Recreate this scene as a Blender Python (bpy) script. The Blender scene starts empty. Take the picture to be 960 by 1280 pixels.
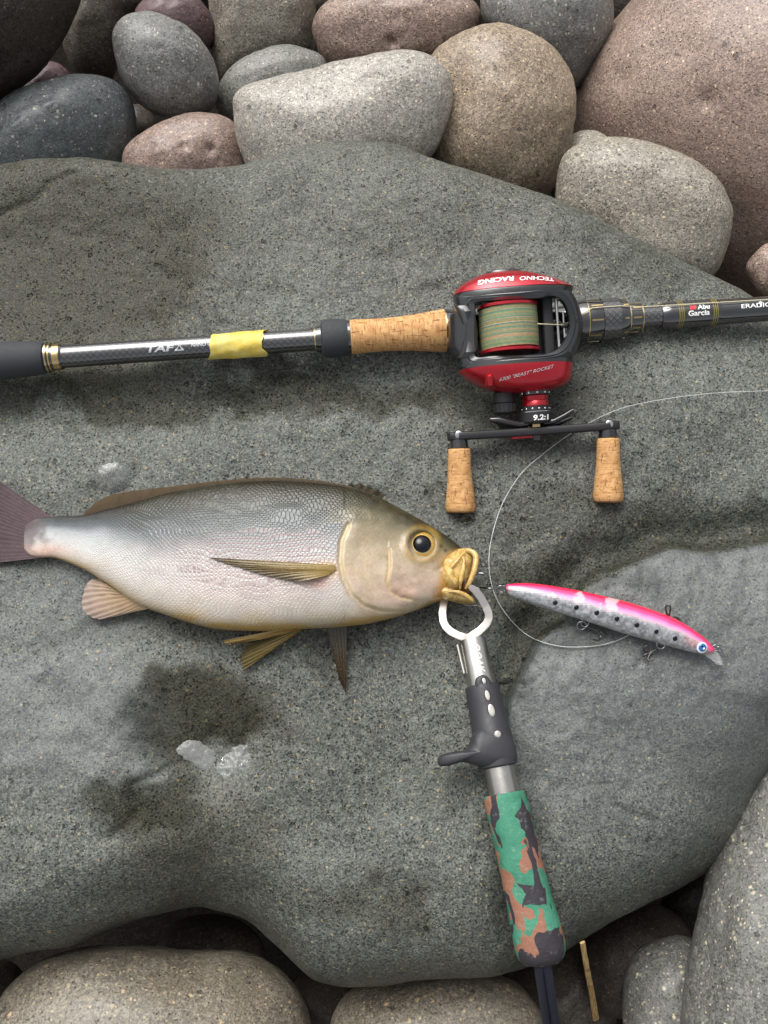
import bpy, bmesh, math, random
import numpy as np
from mathutils import Vector
R = math.radians
random.seed(7); np.random.seed(7)
scene = bpy.context.scene

# ------------------------------------------------------------------ camera
TILT = R(15); VFOV = R(56); DIST = 0.602
FPX = 640 / math.tan(VFOV / 2)                      # focal length in photograph pixels (960 x 1280)
CAM = np.array([0, -DIST * math.sin(TILT), DIST * math.cos(TILT)])
RIGHT = np.array([1.0, 0, 0]); UP = np.array([0, math.cos(TILT), math.sin(TILT)])
FWD = np.array([0, math.sin(TILT), -math.cos(TILT)])
cam_d = bpy.data.cameras.new('camera'); cam = bpy.data.objects.new('camera', cam_d)
scene.collection.objects.link(cam); scene.camera = cam
cam.location = CAM; cam.rotation_euler = (TILT, 0, 0)
cam_d.sensor_fit = 'VERTICAL'; cam_d.angle_y = VFOV; cam_d.sensor_height = 24
cam_d.lens = 12 / math.tan(VFOV / 2); cam_d.clip_start = 0.01; cam_d.clip_end = 200

# ------------------------------------------------------------------ overcast sky, weak broad sun, exposure
world = bpy.data.worlds.new('World'); scene.world = world; world.use_nodes = True
wn = world.node_tree; wn.nodes.clear()
SUN_EL, SUN_AZ = R(52), R(-25)                      # azimuth from +Y, towards -X
sky = wn.nodes.new('ShaderNodeTexSky'); sky.sky_type = 'NISHITA'; sky.sun_disc = False
sky.sun_elevation = SUN_EL; sky.sun_rotation = SUN_AZ
sky.air_density = 1.0; sky.dust_density = 6.0; sky.ozone_density = 1.0
hs = wn.nodes.new('ShaderNodeHueSaturation'); hs.inputs['Saturation'].default_value = 0.16
bg = wn.nodes.new('ShaderNodeBackground'); bg.inputs['Strength'].default_value = 0.12
wo = wn.nodes.new('ShaderNodeOutputWorld')
wn.links.new(sky.outputs[0], hs.inputs['Color']); wn.links.new(hs.outputs[0], bg.inputs['Color'])
wn.links.new(bg.outputs[0], wo.inputs['Surface'])
sun_d = bpy.data.lights.new('sun', 'SUN'); sun = bpy.data.objects.new('sun', sun_d)
scene.collection.objects.link(sun)
sun_d.energy = 1.0; sun_d.angle = R(45); sun_d.color = (1.0, 0.97, 0.93)
sdir = Vector((math.sin(SUN_AZ) * math.cos(SUN_EL), math.cos(SUN_AZ) * math.cos(SUN_EL), math.sin(SUN_EL)))
sun.rotation_euler = (-sdir).to_track_quat('-Z', 'Y').to_euler(); sun.location = sdir * 5
scene.view_settings.view_transform = 'Standard'; scene.view_settings.look = 'None'
scene.view_settings.exposure = 0.68; scene.view_settings.gamma = 1.0
scene.view_settings.use_curve_mapping = False

# ------------------------------------------------------------------ measuring helpers
def ray(px, py):
    px = np.asarray(px, float); py = np.asarray(py, float)
    return FWD + ((px - 480) / FPX)[..., None] * RIGHT + ((640 - py) / FPX)[..., None] * UP
def P(px, py, z):
    """point at height z that the photograph shows at (px, py)"""
    r = ray(px, py); t = (np.asarray(z, float) - CAM[2]) / r[..., 2]
    return CAM + r * t[..., None]
def proj(p):
    d = np.asarray(p, float) - CAM
    w = d @ FWD
    return 480 + FPX * (d @ RIGHT) / w, 640 - FPX * (d @ UP) / w
def mpp(p): return float((np.asarray(p) - CAM) @ FWD) / FPX   # metres per photograph pixel at p
def lin(c):
    c = np.asarray(c, float) / 255.0
    return np.where(c <= 0.04045, c / 12.92, ((c + 0.055) / 1.055) ** 2.4)
def sm(a, b, x): 
    t = np.clip((np.asarray(x, float) - a) / (b - a), 0, 1); return t * t * (3 - 2 * t)
def hash3(i, j, k, s):
    n = (i * 374761393 + j * 668265263 + k * 2147483647 + s * 1274126177) & 0xffffffff
    n = ((n ^ (n >> 13)) * 1274126177) & 0xffffffff
    return ((n ^ (n >> 16)) & 0xffff) / 32767.5 - 1.0
def vnoise(p, seed=0):
    p = np.asarray(p, float); f = np.floor(p); u = p - f; f = f.astype(np.int64)
    u = u * u * u * (u * (u * 6 - 15) + 10); out = 0
    for dx in (0, 1):
        for dy in (0, 1):
            for dz in (0, 1):
                w = (u[..., 0] if dx else 1 - u[..., 0]) * (u[..., 1] if dy else 1 - u[..., 1]) * (u[..., 2] if dz else 1 - u[..., 2])
                out = out + w * hash3(f[..., 0] + dx, f[..., 1] + dy, f[..., 2] + dz, seed)
    return out
def fbm(p, octs=4, seed=0, gain=0.5):
    a = 1.0; o = 0; p = np.asarray(p, float)
    for k in range(octs):
        o = o + a * vnoise(p * 2.03 ** k + 7.3 * k, seed + k); a *= gain
    return o
def seg_dist(px, py, pts):
    """distance in pixels to a polyline, plus side sign of the nearest piece"""
    best = np.full(np.shape(px), 1e9); side = np.ones(np.shape(px))
    for (ax, ay), (bx, by) in zip(pts[:-1], pts[1:]):
        ex, ey = bx - ax, by - ay; L2 = ex * ex + ey * ey
        t = np.clip(((px - ax) * ex + (py - ay) * ey) / L2, 0, 1)
        dx, dy = px - ax - t * ex, py - ay - t * ey
        d = np.hypot(dx, dy); s = np.sign(ex * (py - ay) - ey * (px - ax))
        m = d < best; best = np.where(m, d, best); side = np.where(m, s, side)
    return best, side
def smooth_curve(pts, n, closed=False):
    """Catmull-Rom resample, even arc length"""
    pts = np.asarray(pts, float)
    q = np.vstack([pts[-1], pts, pts[0], pts[1]]) if closed else np.vstack([2 * pts[0] - pts[1], pts, 2 * pts[-1] - pts[-2]])
    out = []
    m = len(q) - 3
    for i in range(m):
        p0, p1, p2, p3 = q[i:i + 4]
        t = np.linspace(0, 1, 24, endpoint=False)[:, None]
        out.append(0.5 * (2 * p1 + (p2 - p0) * t + (2 * p0 - 5 * p1 + 4 * p2 - p3) * t ** 2 + (3 * p1 - p0 - 3 * p2 + p3) * t ** 3))
    out = np.vstack(out + [q[-2:-1] if not closed else pts[:1]])
    s = np.concatenate([[0], np.cumsum(np.linalg.norm(np.diff(out, axis=0), axis=1))])
    g = np.linspace(0, s[-1], n + (1 if closed else 0))
    if closed: g = g[:-1]
    return np.stack([np.interp(g, s, out[:, k]) for k in range(out.shape[1])], 1)

# ------------------------------------------------------------------ object helpers
COL = scene.collection
def tag(o, label=None, cat=None, group=None, kind=None):
    if label: o['label'] = label
    if cat: o['category'] = cat
    if group: o['group'] = group
    if kind: o['kind'] = kind
    return o
BASE = {}
def thing(name, base, label, cat, group=None):
    o = bpy.data.objects.new(name, None); COL.objects.link(o); o.location = base
    o.empty_display_size = 0.01
    BASE[o.name] = np.asarray(base, float)
    return tag(o, label, cat, group)
def build(name, verts, faces, mat, parent=None, sharp=40, col=None, uv=None, attrs=None, origin=None, smooth=True):
    """one mesh object; verts are world positions"""
    verts = np.asarray(verts, float)
    if parent is not None: b = BASE[parent.name]
    else: b = np.asarray(origin, float) if origin is not None else verts.mean(0)
    me = bpy.data.meshes.new(name)
    me.from_pydata((verts - b).tolist(), [], [tuple(int(i) for i in f) for f in faces])
    if col is not None:
        a = me.color_attributes.new('Col', 'FLOAT_COLOR', 'POINT')
        c = np.ones((len(verts), 4)); c[:, :3] = col; a.data.foreach_set('color', c.ravel())
    if attrs:
        for k, v in attrs.items():
            a = me.attributes.new(k, 'FLOAT', 'POINT'); a.data.foreach_set('value', np.asarray(v, float).ravel())
    if uv is not None:
        l = me.uv_layers.new(name='UVMap'); idx = np.empty(len(me.loops), int); me.loops.foreach_get('vertex_index', idx)
        l.data.foreach_set('uv', np.asarray(uv, float)[idx].ravel())
    if smooth:
        me.polygons.foreach_set('use_smooth', np.ones(len(me.polygons), bool))
        if sharp and sharp < 170: me.set_sharp_from_angle(angle=R(sharp))
    me.materials.append(mat); me.update()
    o = bpy.data.objects.new(name, me); COL.objects.link(o)
    if parent is not None:
        o.parent = parent
        BASE[o.name] = b
    else:
        o.location = b; BASE[o.name] = b
    return o
def grid_faces(n, m, wrap_m=False):
    f = []
    mm = m if wrap_m else m - 1
    for i in range(n - 1):
        for j in range(mm):
            k = (j + 1) % m
            f.append((i * m + j, i * m + k, (i + 1) * m + k, (i + 1) * m + j))
    return f
def tube_data(cs, ra, rb=None, up=(0, 0, 1), seg=24, ex=2.0, caps=True, axis=None):
    """loft of (super)ellipses along centres cs; ra across, rb along 'up'"""
    cs = np.asarray(cs, float); n = len(cs)
    ra = np.broadcast_to(np.asarray(ra, float), (n,)); rb = ra if rb is None else np.broadcast_to(np.asarray(rb, float), (n,))
    tan = np.zeros_like(cs)
    for i in range(n):
        a = i - 1
        while a > 0 and np.linalg.norm(cs[i] - cs[a]) < 1e-6: a -= 1
        b = i + 1
        while b < n - 1 and np.linalg.norm(cs[b] - cs[i]) < 1e-6: b += 1
        tan[i] = cs[min(b, n - 1)] - cs[max(a, 0)]
    tan /= np.linalg.norm(tan, axis=1)[:, None] + 1e-12
    if axis is not None: tan[:] = axis
    up = np.asarray(up, float)
    side = np.cross(tan, up); side /= np.linalg.norm(side, axis=1)[:, None] + 1e-12
    nn = np.cross(side, tan)
    th = np.linspace(0, 2 * np.pi, seg, endpoint=False)
    c = np.sign(np.cos(th)) * np.abs(np.cos(th)) ** (2 / ex); s = np.sign(np.sin(th)) * np.abs(np.sin(th)) ** (2 / ex)
    v = cs[:, None] + (ra[:, None] * c)[..., None] * side[:, None] + (rb[:, None] * s)[..., None] * nn[:, None]
    L = np.concatenate([[0], np.cumsum(np.linalg.norm(np.diff(cs, axis=0), axis=1))])
    uv = np.stack([np.repeat(L, seg), np.tile(th / (2 * np.pi), n) * 2 * np.pi * np.repeat(np.maximum(ra, rb).max() * np.ones(n), seg)], 1)
    f = grid_faces(n, seg, True); v = v.reshape(-1, 3)
    f = [q[::-1] for q in f]
    if caps:
        v = np.vstack([v, cs[:1], cs[-1:]]); uv = np.vstack([uv, uv[:1], uv[-1:]])
        a, b = len(v) - 2, len(v) - 1
        f += [(a, (j + 1) % seg, j) [::-1] for j in range(seg)]
        o = (n - 1) * seg
        f += [(b, o + j, o + (j + 1) % seg)[::-1] for j in range(seg)]
    return v, f, uv
def tube(name, cs, ra, mat, parent=None, rb=None, up=(0, 0, 1), seg=24, ex=2.0, sharp=40, axis=None, **kw):
    v, f, uv = tube_data(cs, ra, rb, up, seg, ex, True, axis)
    return build(name, v, f, mat, parent, sharp, uv=uv, **kw)
def join(parts):
    V = []; F = []; o = 0
    for v, f in parts:
        V.append(np.asarray(v)); F += [tuple(i + o for i in q) for q in f]; o += len(v)
    return np.vstack(V), F

# ------------------------------------------------------------------ material helpers
class NT:
    def __init__(s, name):
        s.m = bpy.data.materials.new(name); s.m.use_nodes = True; s.t = s.m.node_tree; s.t.nodes.clear()
        s.out = s.n('OutputMaterial'); s.b = s.n('BsdfPrincipled'); s.l(s.b.outputs[0], s.out.inputs['Surface'])
    def n(s, t, **k):
        x = s.t.nodes.new('ShaderNode' + t)
        for a, b in k.items(): setattr(x, a, b)
        return x
    def l(s, a, b): s.t.links.new(a, b)
    def put(s, x, sock):
        if hasattr(x, 'is_output'): s.l(x, sock)
        else: sock.default_value = x
    def math(s, op, a, b=0.0, clamp=False):
        x = s.n('Math', operation=op, use_clamp=clamp); s.put(a, x.inputs[0]); s.put(b, x.inputs[1]); return x.outputs[0]
    def mix(s, f, a, b, bt='MIX'):
        x = s.n('Mix', data_type='RGBA', blend_type=bt)
        s.put(f, x.inputs[0]); s.put(a, x.inputs[6]); s.put(b, x.inputs[7]); return x.outputs[2]
    def noise(s, v, sc, det=4, rough=0.55, dist=0.0):
        x = s.n('TexNoise'); s.l(v, x.inputs['Vector']); x.inputs['Scale'].default_value = sc
        x.inputs['Detail'].default_value = det; x.inputs['Roughness'].default_value = rough; x.inputs['Distortion'].default_value = dist
        return x.outputs['Fac']
    def vor(s, v, sc, rnd=1.0, feat='F1'):
        x = s.n('TexVoronoi', feature=feat); s.l(v, x.inputs['Vector']); x.inputs['Scale'].default_value = sc
        x.inputs['Randomness'].default_value = rnd; return x.outputs['Distance'], x.outputs.get('Color')
    def ss(s, x, a, b, lo=0.0, hi=1.0):
        r = s.n('MapRange', interpolation_type='SMOOTHSTEP'); s.put(x, r.inputs[0])
        for i, q in enumerate((a, b, lo, hi)): r.inputs[i + 1].default_value = q
        return r.outputs[0]
    def lerp(s, x, a, b, lo, hi):
        r = s.n('MapRange'); s.put(x, r.inputs[0])
        for i, q in enumerate((a, b, lo, hi)): r.inputs[i + 1].default_value = q
        return r.outputs[0]
    def obj(s): return s.n('TexCoord').outputs['Object']
    def uv(s): return s.n('TexCoord').outputs['UV']
    def attr(s, n): 
        a = s.n('Attribute', attribute_name=n); return a
    def bump(s, h, strength, dist, prev=None):
        b = s.n('Bump'); b.inputs['Strength'].default_value = strength; b.inputs['Distance'].default_value = dist
        s.l(h, b.inputs['Height'])
        if prev is not None: s.l(prev, b.inputs['Normal'])
        return b.outputs[0]
    def set(s, **k):
        for a, b in k.items():
            s.put(b, s.b.inputs[{'color': 'Base Color', 'rough': 'Roughness', 'metal': 'Metallic', 'normal': 'Normal', 'spec': 'Specular IOR Level',
                                 'coat': 'Coat Weight', 'coatr': 'Coat Roughness', 'coatior': 'Coat IOR', 'trans': 'Transmission Weight', 'ior': 'IOR', 'alpha': 'Alpha',
                                 'sheen': 'Sheen Weight', 'sss': 'Subsurface Weight', 'aniso': 'Anisotropic'}[a]])
        return s.m
def c4(c): return (*lin(c).tolist(), 1.0)
def plain(name, rgb, rough=0.5, metal=0.0, noise_amt=0.12, nscale=300, bump=0.0, **k):
    t = NT(name); v = t.obj(); f = t.noise(v, nscale, 4)
    d = tuple(x * (1 - noise_amt) for x in lin(rgb)) + (1,); u = tuple(min(1, x * (1 + noise_amt)) for x in lin(rgb)) + (1,)
    t.set(color=t.mix(f, d, u), rough=t.lerp(f, 0.3, 0.7, max(0.02, rough * 0.85), min(1, rough * 1.15)), metal=metal, **k)
    if bump: t.set(normal=t.bump(f, bump, 0.0003))
    return t.m

def rock_mat(name, base, dark, spot, spot_thr=0.80, pit=0.25, rough=0.50, warm=None, wet_shade_attr=False, seed=0.0, spot_size=1.0, fine=0.55, spec=0.40):
    t = NT(name); co = t.obj()
    mp = t.n('Mapping'); t.l(co, mp.inputs['Vector']); mp.inputs['Location'].default_value = (seed, seed * 1.7, -seed)
    oi = t.n('ObjectInfo'); add = t.n('VectorMath', operation='ADD'); t.l(mp.outputs[0], add.inputs[0]); t.l(oi.outputs['Random'], add.inputs[1])
    v = add.outputs[0]
    big = t.noise(v, 14, 5, 0.6); mid = t.noise(v, 75, 4, 0.6); fin = t.noise(v, 300, 5, 0.75); gr = t.noise(v, 780, 3, 0.7)
    c = t.mix(t.ss(big, 0.32, 0.68), c4(dark), c4(base))
    if warm is not None:
        w = t.noise(v, 9, 3, 0.5, 0.6); c = t.mix(t.ss(w, 0.48, 0.68, 0, 0.6), c, c4(warm))
    c = t.mix(t.ss(mid, 0.3, 0.7, 0.0, 0.22), c, c4([x * 0.72 for x in base]))
    c = t.mix(t.ss(fin, 0.44, 0.62, 0.0, 0.35 + 0.4 * fine), c, c4([min(255, x * 1.28) for x in base]))
    c = t.mix(t.ss(gr, 0.49, 0.40, 0.0, 0.85 * fine), c, c4([x * 0.42 for x in dark]))
    c = t.mix(t.ss(gr, 0.55, 0.66, 0.0, 0.6 * fine), c, c4([min(255, x * 1.45) for x in base]))
    # pale crystals of two sizes, only some cells
    warpn = t.n('TexNoise'); t.l(v, warpn.inputs['Vector']); warpn.inputs['Scale'].default_value = 380
    wv = t.n('VectorMath', operation='MULTIPLY_ADD'); t.l(warpn.outputs['Color'], wv.inputs[0]); wv.inputs[1].default_value = (0.0022,) * 3; t.l(v, wv.inputs[2])
    spots = None
    for sc, thr, lo, hi in ((330 / spot_size, spot_thr + 0.06, 0.17, 0.36), (640 / spot_size, spot_thr, 0.16, 0.4)):
        d, cc = t.vor(wv.outputs[0], sc)
        sep = t.n('SeparateColor'); t.l(cc, sep.inputs[0])
        m = t.math('MULTIPLY', t.ss(d, hi, lo), t.ss(sep.outputs[0], thr, thr + 0.05))
        m = t.math('MULTIPLY', m, t.lerp(sep.outputs[1], 0, 1, 0.35, 1.0))
        spots = m if spots is None else t.math('MAXIMUM', spots, m)
    spc = t.mix(t.noise(v, 160, 2), c4(spot), c4([spot[0] * .98, spot[1] * 0.9, spot[2] * 0.74]))
    c = t.mix(t.math('MULTIPLY', spots, 0.9), c, spc)
    d2, cc2 = t.vor(wv.outputs[0], 560)
    s2 = t.n('SeparateColor'); t.l(cc2, s2.inputs[0])
    pits = t.math('MULTIPLY', t.ss(d2, 0.42, 0.12), t.ss(s2.outputs[2], 1 - pit, 1 - pit + 0.08))
    c = t.mix(t.math('MULTIPLY', pits, 0.5), c, c4([x * 0.36 for x in dark]))
    d3, cc3 = t.vor(wv.outputs[0], 105); s3 = t.n('SeparateColor'); t.l(cc3, s3.inputs[0])
    chips = t.math('MULTIPLY', t.ss(t.math('ADD', d3, t.math('MULTIPLY', fin, .5)), 0.44, 0.36), t.ss(s3.outputs[1], .80, .84))
    c = t.mix(t.math('MULTIPLY', chips, .55), c, c4([x * 0.45 for x in dark]))
    h = t.math('ADD', t.math('MULTIPLY', fin, 0.55), t.math('MULTIPLY', gr, 0.35))
    h = t.math('SUBTRACT', h, t.math('MULTIPLY', chips, 1.2))
    h = t.math('SUBTRACT', h, t.math('MULTIPLY', pits, 0.9)); h = t.math('ADD', h, t.math('MULTIPLY', spots, 0.12))
    bstr = 0.55
    if wet_shade_attr:
        wet_shade = t.attr('wet_shade').outputs['Fac']; br = t.attr('brown').outputs['Fac']; sl = t.attr('slick').outputs['Fac']
        wet_shade = t.math('MULTIPLY', wet_shade, t.lerp(big, 0.3, 0.7, 0.75, 1.25), True)
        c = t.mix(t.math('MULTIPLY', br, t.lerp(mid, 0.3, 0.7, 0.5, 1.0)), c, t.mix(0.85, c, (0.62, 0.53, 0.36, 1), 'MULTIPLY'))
        c = t.mix(wet_shade, c, t.mix(1.0, c, (0.34, 0.33, 0.27, 1), 'MULTIPLY'))  # darkens real damp patches and painted shade alike
        rr = t.math('SUBTRACT', t.lerp(fin, 0.3, 0.7, rough - 0.1, rough + 0.12), t.math('MULTIPLY', wet_shade, 0.22))
        rr = t.math('SUBTRACT', rr, t.math('MULTIPLY', sl, 0.05))
        c = t.mix(t.math('MULTIPLY', sl, 0.42), c, c4((94, 99, 103)))
        b1 = t.n('Bump'); b1.inputs['Distance'].default_value = 0.0015; t.l(h, b1.inputs['Height'])
        t.put(t.lerp(sl, 0, 1, 0.95, 0.5), b1.inputs['Strength'])
        cb = t.n('Bump'); cb.inputs['Distance'].default_value = 0.0012; cb.inputs['Strength'].default_value = 0.75; t.l(t.math('ADD', t.math('MULTIPLY', fin, 1.0), t.math('MULTIPLY', mid, .25)), cb.inputs['Height'])
        t.l(cb.outputs[0], t.b.inputs['Coat Normal'])
        t.set(color=c, rough=rr, normal=b1.outputs[0], spec=t.lerp(wet_shade, 0, 1, .42, .16), coat=t.math('SUBTRACT', t.math('ADD', t.math('MULTIPLY', sl, .22), .12), t.math('MULTIPLY', wet_shade, .3), True), coatr=.26)
    else:
        t.set(color=c, rough=t.lerp(fin, 0.3, 0.7, rough - 0.1, rough + 0.12), normal=t.bump(h, 0.8, 0.0012), spec=spec, coat=.35 * min(1, spec / .45), coatr=.3)
    return t.m

# ------------------------------------------------------------------ ground under the boulders
ground_m = rock_mat('shore_gravel', (34, 31, 28), (22, 20, 19), (60, 54, 48), 0.9, 0.3, 0.9, spec=0.0)
gs = 60.0
tag(build('ground', [(-gs, -gs, -0.42), (gs, -gs, -0.42), (gs, gs, -0.42), (-gs, gs, -0.42)], [(0, 1, 2, 3)], ground_m, origin=(0, 0, -0.42)), kind='structure')

# ------------------------------------------------------------------ the big flat boulder
SL = [(-160, 262), (-120, 215), (0, 190), (70, 187), (130, 191), (220, 207), (290, 214), (325, 208), (360, 193), (400, 180), (440, 174), (490, 179), (540, 195), (600, 214),
      (660, 233), (730, 260), (800, 287), (880, 317), (960, 343), (1060, 400), (1130, 520), (1120, 700), (1050, 860), (985, 935), (940, 1000), (908, 1052), (860, 1095),
      (800, 1130), (740, 1163), (700, 1188), (660, 1206), (600, 1222), (520, 1228), (470, 1233), (430, 1235), (395, 1227), (370, 1210), (342, 1182), (315, 1157), (280, 1141),
      (240, 1135), (180, 1150), (130, 1164), (60, 1184), (0, 1199), (-100, 1215), (-180, 1100), (-215, 900), (-220, 600), (-195, 400)]
STEP = [(1100, 668), (960, 676), (880, 690), (838, 686), (790, 700), (745, 718), (726, 742), (706, 772), (672, 800), (655, 832), (640, 860), (634, 900), (640, 1000)]
def slab_relief(px, py):
    g = lambda cx, cy, sx, sy: np.exp(-((px - cx) / sx) ** 2 - ((py - cy) / sy) ** 2)
    w = 9 * vnoise(np.stack([px / 60, py / 60, px * 0], -1), 3) + 5 * vnoise(np.stack([px / 22, py / 22, px * 0], -1), 4)
    qx, qy = px + w, py + w * 0.7
    h = np.zeros(np.shape(px))
    d, s = seg_dist(px + w * .35, py + w * .25, STEP)
    sd = d * s                                                     # negative = plateau side
    pl = sm(6, -4, sd) * sm(520, 660, py) * sm(1180, 1020, py)
    h += 0.0085 * pl * sm(1000, 840, py)
    h -= 0.0095 * np.exp(-((sd - 20) / 22) ** 2) * sm(1010, 860, py) * sm(560, 660, px)    # worn groove outside the step
    d, _ = seg_dist(qx, qy, [(640, 880), (646, 980), (655, 1080), (668, 1200)])
    h -= 0.010 * np.exp(-(d / 30) ** 2) * sm(900, 1120, py)
    d, _ = seg_dist(qx, qy, [(-60, 505), (90, 505), (250, 502), (420, 480), (580, 478)])
    h -= 0.0115 * np.exp(-(d / 34) ** 2)
    # hollow on the upper left with a soft ridge on its right
    h -= 0.012 * sm(270, 170, qx + 0.12 * (qy - 300)) * sm(180, 300, qy) * sm(500, 400, qy) 
    h += 0.006 * np.exp(-((qx - 300 + 0.1 * (qy - 300)) / 70) ** 2) * sm(470, 330, qy)
    h += 0.010 * g(470, 250, 130, 70) + 0.004 * g(860, 520, 170, 80)
    h += 0.006 * g(120, 900, 200, 120) - 0.006 * g(265, 935, 75, 50)
    h -= 0.006 * g(200, 1120, 150, 40) + 0.006 * g(490, 1125, 60, 30)
    d, _ = seg_dist(qx, qy, [(150, 1048), (166, 1030), (176, 1008), (172, 985), (190, 972), (226, 948)])
    h -= 0.0032 * np.exp(-(d / 6) ** 2) * sm(930, 1000, py)
    d, _ = seg_dist(px + w * .4, py + w * .3, [(345, 470), (362, 467), (382, 468)]); h -= 0.0030 * np.exp(-(d / 6) ** 2)
    d, _ = seg_dist(px + w * .4, py + w * .3, [(768, 1006), (790, 1018), (812, 1022), (830, 1034)]); h -= 0.0022 * np.exp(-(d / 4) ** 2)
    d, _ = seg_dist(px + w * .4, py + w * .3, [(622, 856), (640, 850), (652, 856)]); h -= 0.0025 * np.exp(-(d / 4) ** 2)
    d, _ = seg_dist(px + w * .4, py + w * .3, [(-10, 262), (40, 245), (62, 222), (90, 212)]); h -= 0.0022 * np.exp(-(d / 5) ** 2)
    d, _ = seg_dist(px, py, [(118, 610), (140, 618), (165, 606), (170, 585)]); h -= 0.0016 * np.exp(-(d / 7) ** 2)
    return h
def slab_z(x, y):
    x = np.asarray(x, float); y = np.asarray(y, float)
    px, py = proj(np.stack([x, y, x * 0], -1))
    q = np.stack([x, y, x * 0 + 0.3], -1)
    return slab_relief(px, py) + 0.0032 * fbm(q * 11, 2, 11) + 0.0012 * fbm(q * 42, 2, 21) + 0.00042 * fbm(q * 150, 2, 31)
def SZ(px, py, lift=0.0):
    """point on the boulder surface seen at (px, py), lifted"""
    px = np.asarray(px, float); py = np.asarray(py, float); z = np.zeros(px.shape)
    for _ in range(5):
        p = P(px, py, z); z = slab_z(p[..., 0], p[..., 1]) + lift
    return P(px, py, z)

def make_slab():
    c = P(480, 690, 0)[:2]
    ol = smooth_curve(np.array(SL, float), 900, True)
    w = P(ol[:, 0], ol[:, 1], -0.085 * sm(620, 900, ol[:, 1]))[:, :2] - c
    th = np.arctan2(w[:, 1], w[:, 0]); rr = np.hypot(w[:, 0], w[:, 1]); o = np.argsort(th); th, rr = th[o], rr[o]
    NA = 860
    A = np.linspace(-np.pi, np.pi, NA, endpoint=False)
    Rr = np.interp(A, np.r_[th - 2 * np.pi, th, th + 2 * np.pi], np.r_[rr, rr, rr])
    k = np.exp(-np.linspace(-2, 2, 7) ** 2); k /= k.sum()
    Rr = np.convolve(np.r_[Rr[-3:], Rr, Rr[:3]], k, 'valid')
    north = sm(0.2, 0.9, np.sin(A))
    W = 0.085 - 0.045 * north; H = 0.085 - 0.035 * north
    Rr = Rr + 0.019 * north
    rings = []
    n1, n2 = 300, 46
    for i in range(n1): rings.append((np.sqrt(i / n1) * 0.35 + (i / n1) * 0.65, None))
    V = []; RF = []
    d = np.stack([np.cos(A), np.sin(A)], 1)
    for i in range(1, n1):
        u = (i / n1) ** 0.8; r = (Rr - W) * u; V.append(np.c_[d * r[:, None] + c, 0 * r]); RF.append(0 * r)
    for j in range(n2 + 1):
        a = (j / n2) * math.pi / 2; r = Rr - W + W * np.sin(a) ; V.append(np.c_[d * r[:, None] + c, -H * (1 - np.cos(a))]); RF.append(0 * r + np.sin(a))
    for dr, dz in ((0.002, .012), (0.008, .03), (0.022, .055), (0.05, .085), (0.10, .115), (0.18, .135)):
        r = Rr - dr; V.append(np.c_[d * r[:, None] + c, -H - dz]); RF.append(0 * r + 1)
    V = np.vstack(V); RF = np.concatenate(RF)
    V = np.vstack([V, [[c[0], c[1], 0.0]], [[c[0], c[1], -0.23]]]); RF = np.r_[RF, 0, 1]
    n = (len(V) - 2) // NA
    z0 = V[:, 2].copy()
    relief = slab_z(V[:, 0], V[:, 1])
    low = z0 < -0.02
    V[:, 2] = z0 + relief
    q = V.copy()
    n3 = 0.0045 * fbm(q * 13 + 5, 3, 51)
    V[:, 0] += n3 * sm(0.5, 1.0, RF); V[:, 1] += 0.004 * fbm(q * 13 + 25, 3, 61) * sm(0.5, 1.0, RF)
    F = grid_faces(n, NA, True)
    a, b = len(V) - 2, len(V) - 1
    F += [(a, j, (j + 1) % NA) for j in range(NA)]
    o = (n - 1) * NA
    F = [f[::-1] for f in F[:-NA]] + F[-NA:] + [(b, o + (j + 1) % NA, o + j) for j in range(NA)]
    px, py = proj(np.c_[V[:, :2], 0 * V[:, 0]])
    w = 30 * fbm(np.stack([px / 70, py / 70, px * 0], -1), 4, 71, 0.6)
    def blob(cx, cy, sx, sy, e=0.25):
        dd = np.sqrt(((px + w - cx) / sx) ** 2 + ((py + w * .8 - cy) / sy) ** 2); return sm(1 + e, 1 - e, dd)
    wet_shade = np.zeros(len(V))  # damp patches, plus shade painted below the rod, in creases and towards edges
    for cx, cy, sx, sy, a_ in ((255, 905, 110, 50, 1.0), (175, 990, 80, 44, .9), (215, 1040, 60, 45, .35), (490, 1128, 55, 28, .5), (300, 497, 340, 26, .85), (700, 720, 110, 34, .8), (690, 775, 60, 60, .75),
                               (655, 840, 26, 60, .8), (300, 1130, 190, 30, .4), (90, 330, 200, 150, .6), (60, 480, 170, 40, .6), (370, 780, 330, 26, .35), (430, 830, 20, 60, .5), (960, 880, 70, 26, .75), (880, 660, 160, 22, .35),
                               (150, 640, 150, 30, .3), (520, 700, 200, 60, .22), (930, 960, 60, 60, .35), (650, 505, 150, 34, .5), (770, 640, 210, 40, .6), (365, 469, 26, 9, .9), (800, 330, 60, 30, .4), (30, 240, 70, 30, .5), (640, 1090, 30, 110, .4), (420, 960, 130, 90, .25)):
        wet_shade = np.maximum(wet_shade, a_ * blob(cx, cy, sx, sy, 0.4))
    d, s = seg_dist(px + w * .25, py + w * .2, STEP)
    wet_shade = np.maximum(wet_shade, .9 * np.exp(-((d * s - 14) / 20) ** 2) * sm(560, 680, px) * sm(1000, 860, py))  # shade painted into the damp groove outside the step
    wet_shade = np.maximum(wet_shade, .30 * sm(.55, .95, RF) * sm(800, 1000, py))  # lower rolled rim painted darker, as its shaded side
    brown = np.maximum.reduce([0.9 * blob(90, 330, 200, 160, .35), 0.6 * blob(260, 900, 110, 50, .4), 0.55 * blob(230, 1040, 110, 60), .35 * blob(500, 260, 300, 90, .6), .4 * blob(480, 1130, 70, 40)])
    d, s = seg_dist(px + w * .25, py + w * .2, STEP)
    slick = sm(2, -5, d * s) * sm(540, 660, px) * sm(600, 680, py) * sm(1150, 860, py)
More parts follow.
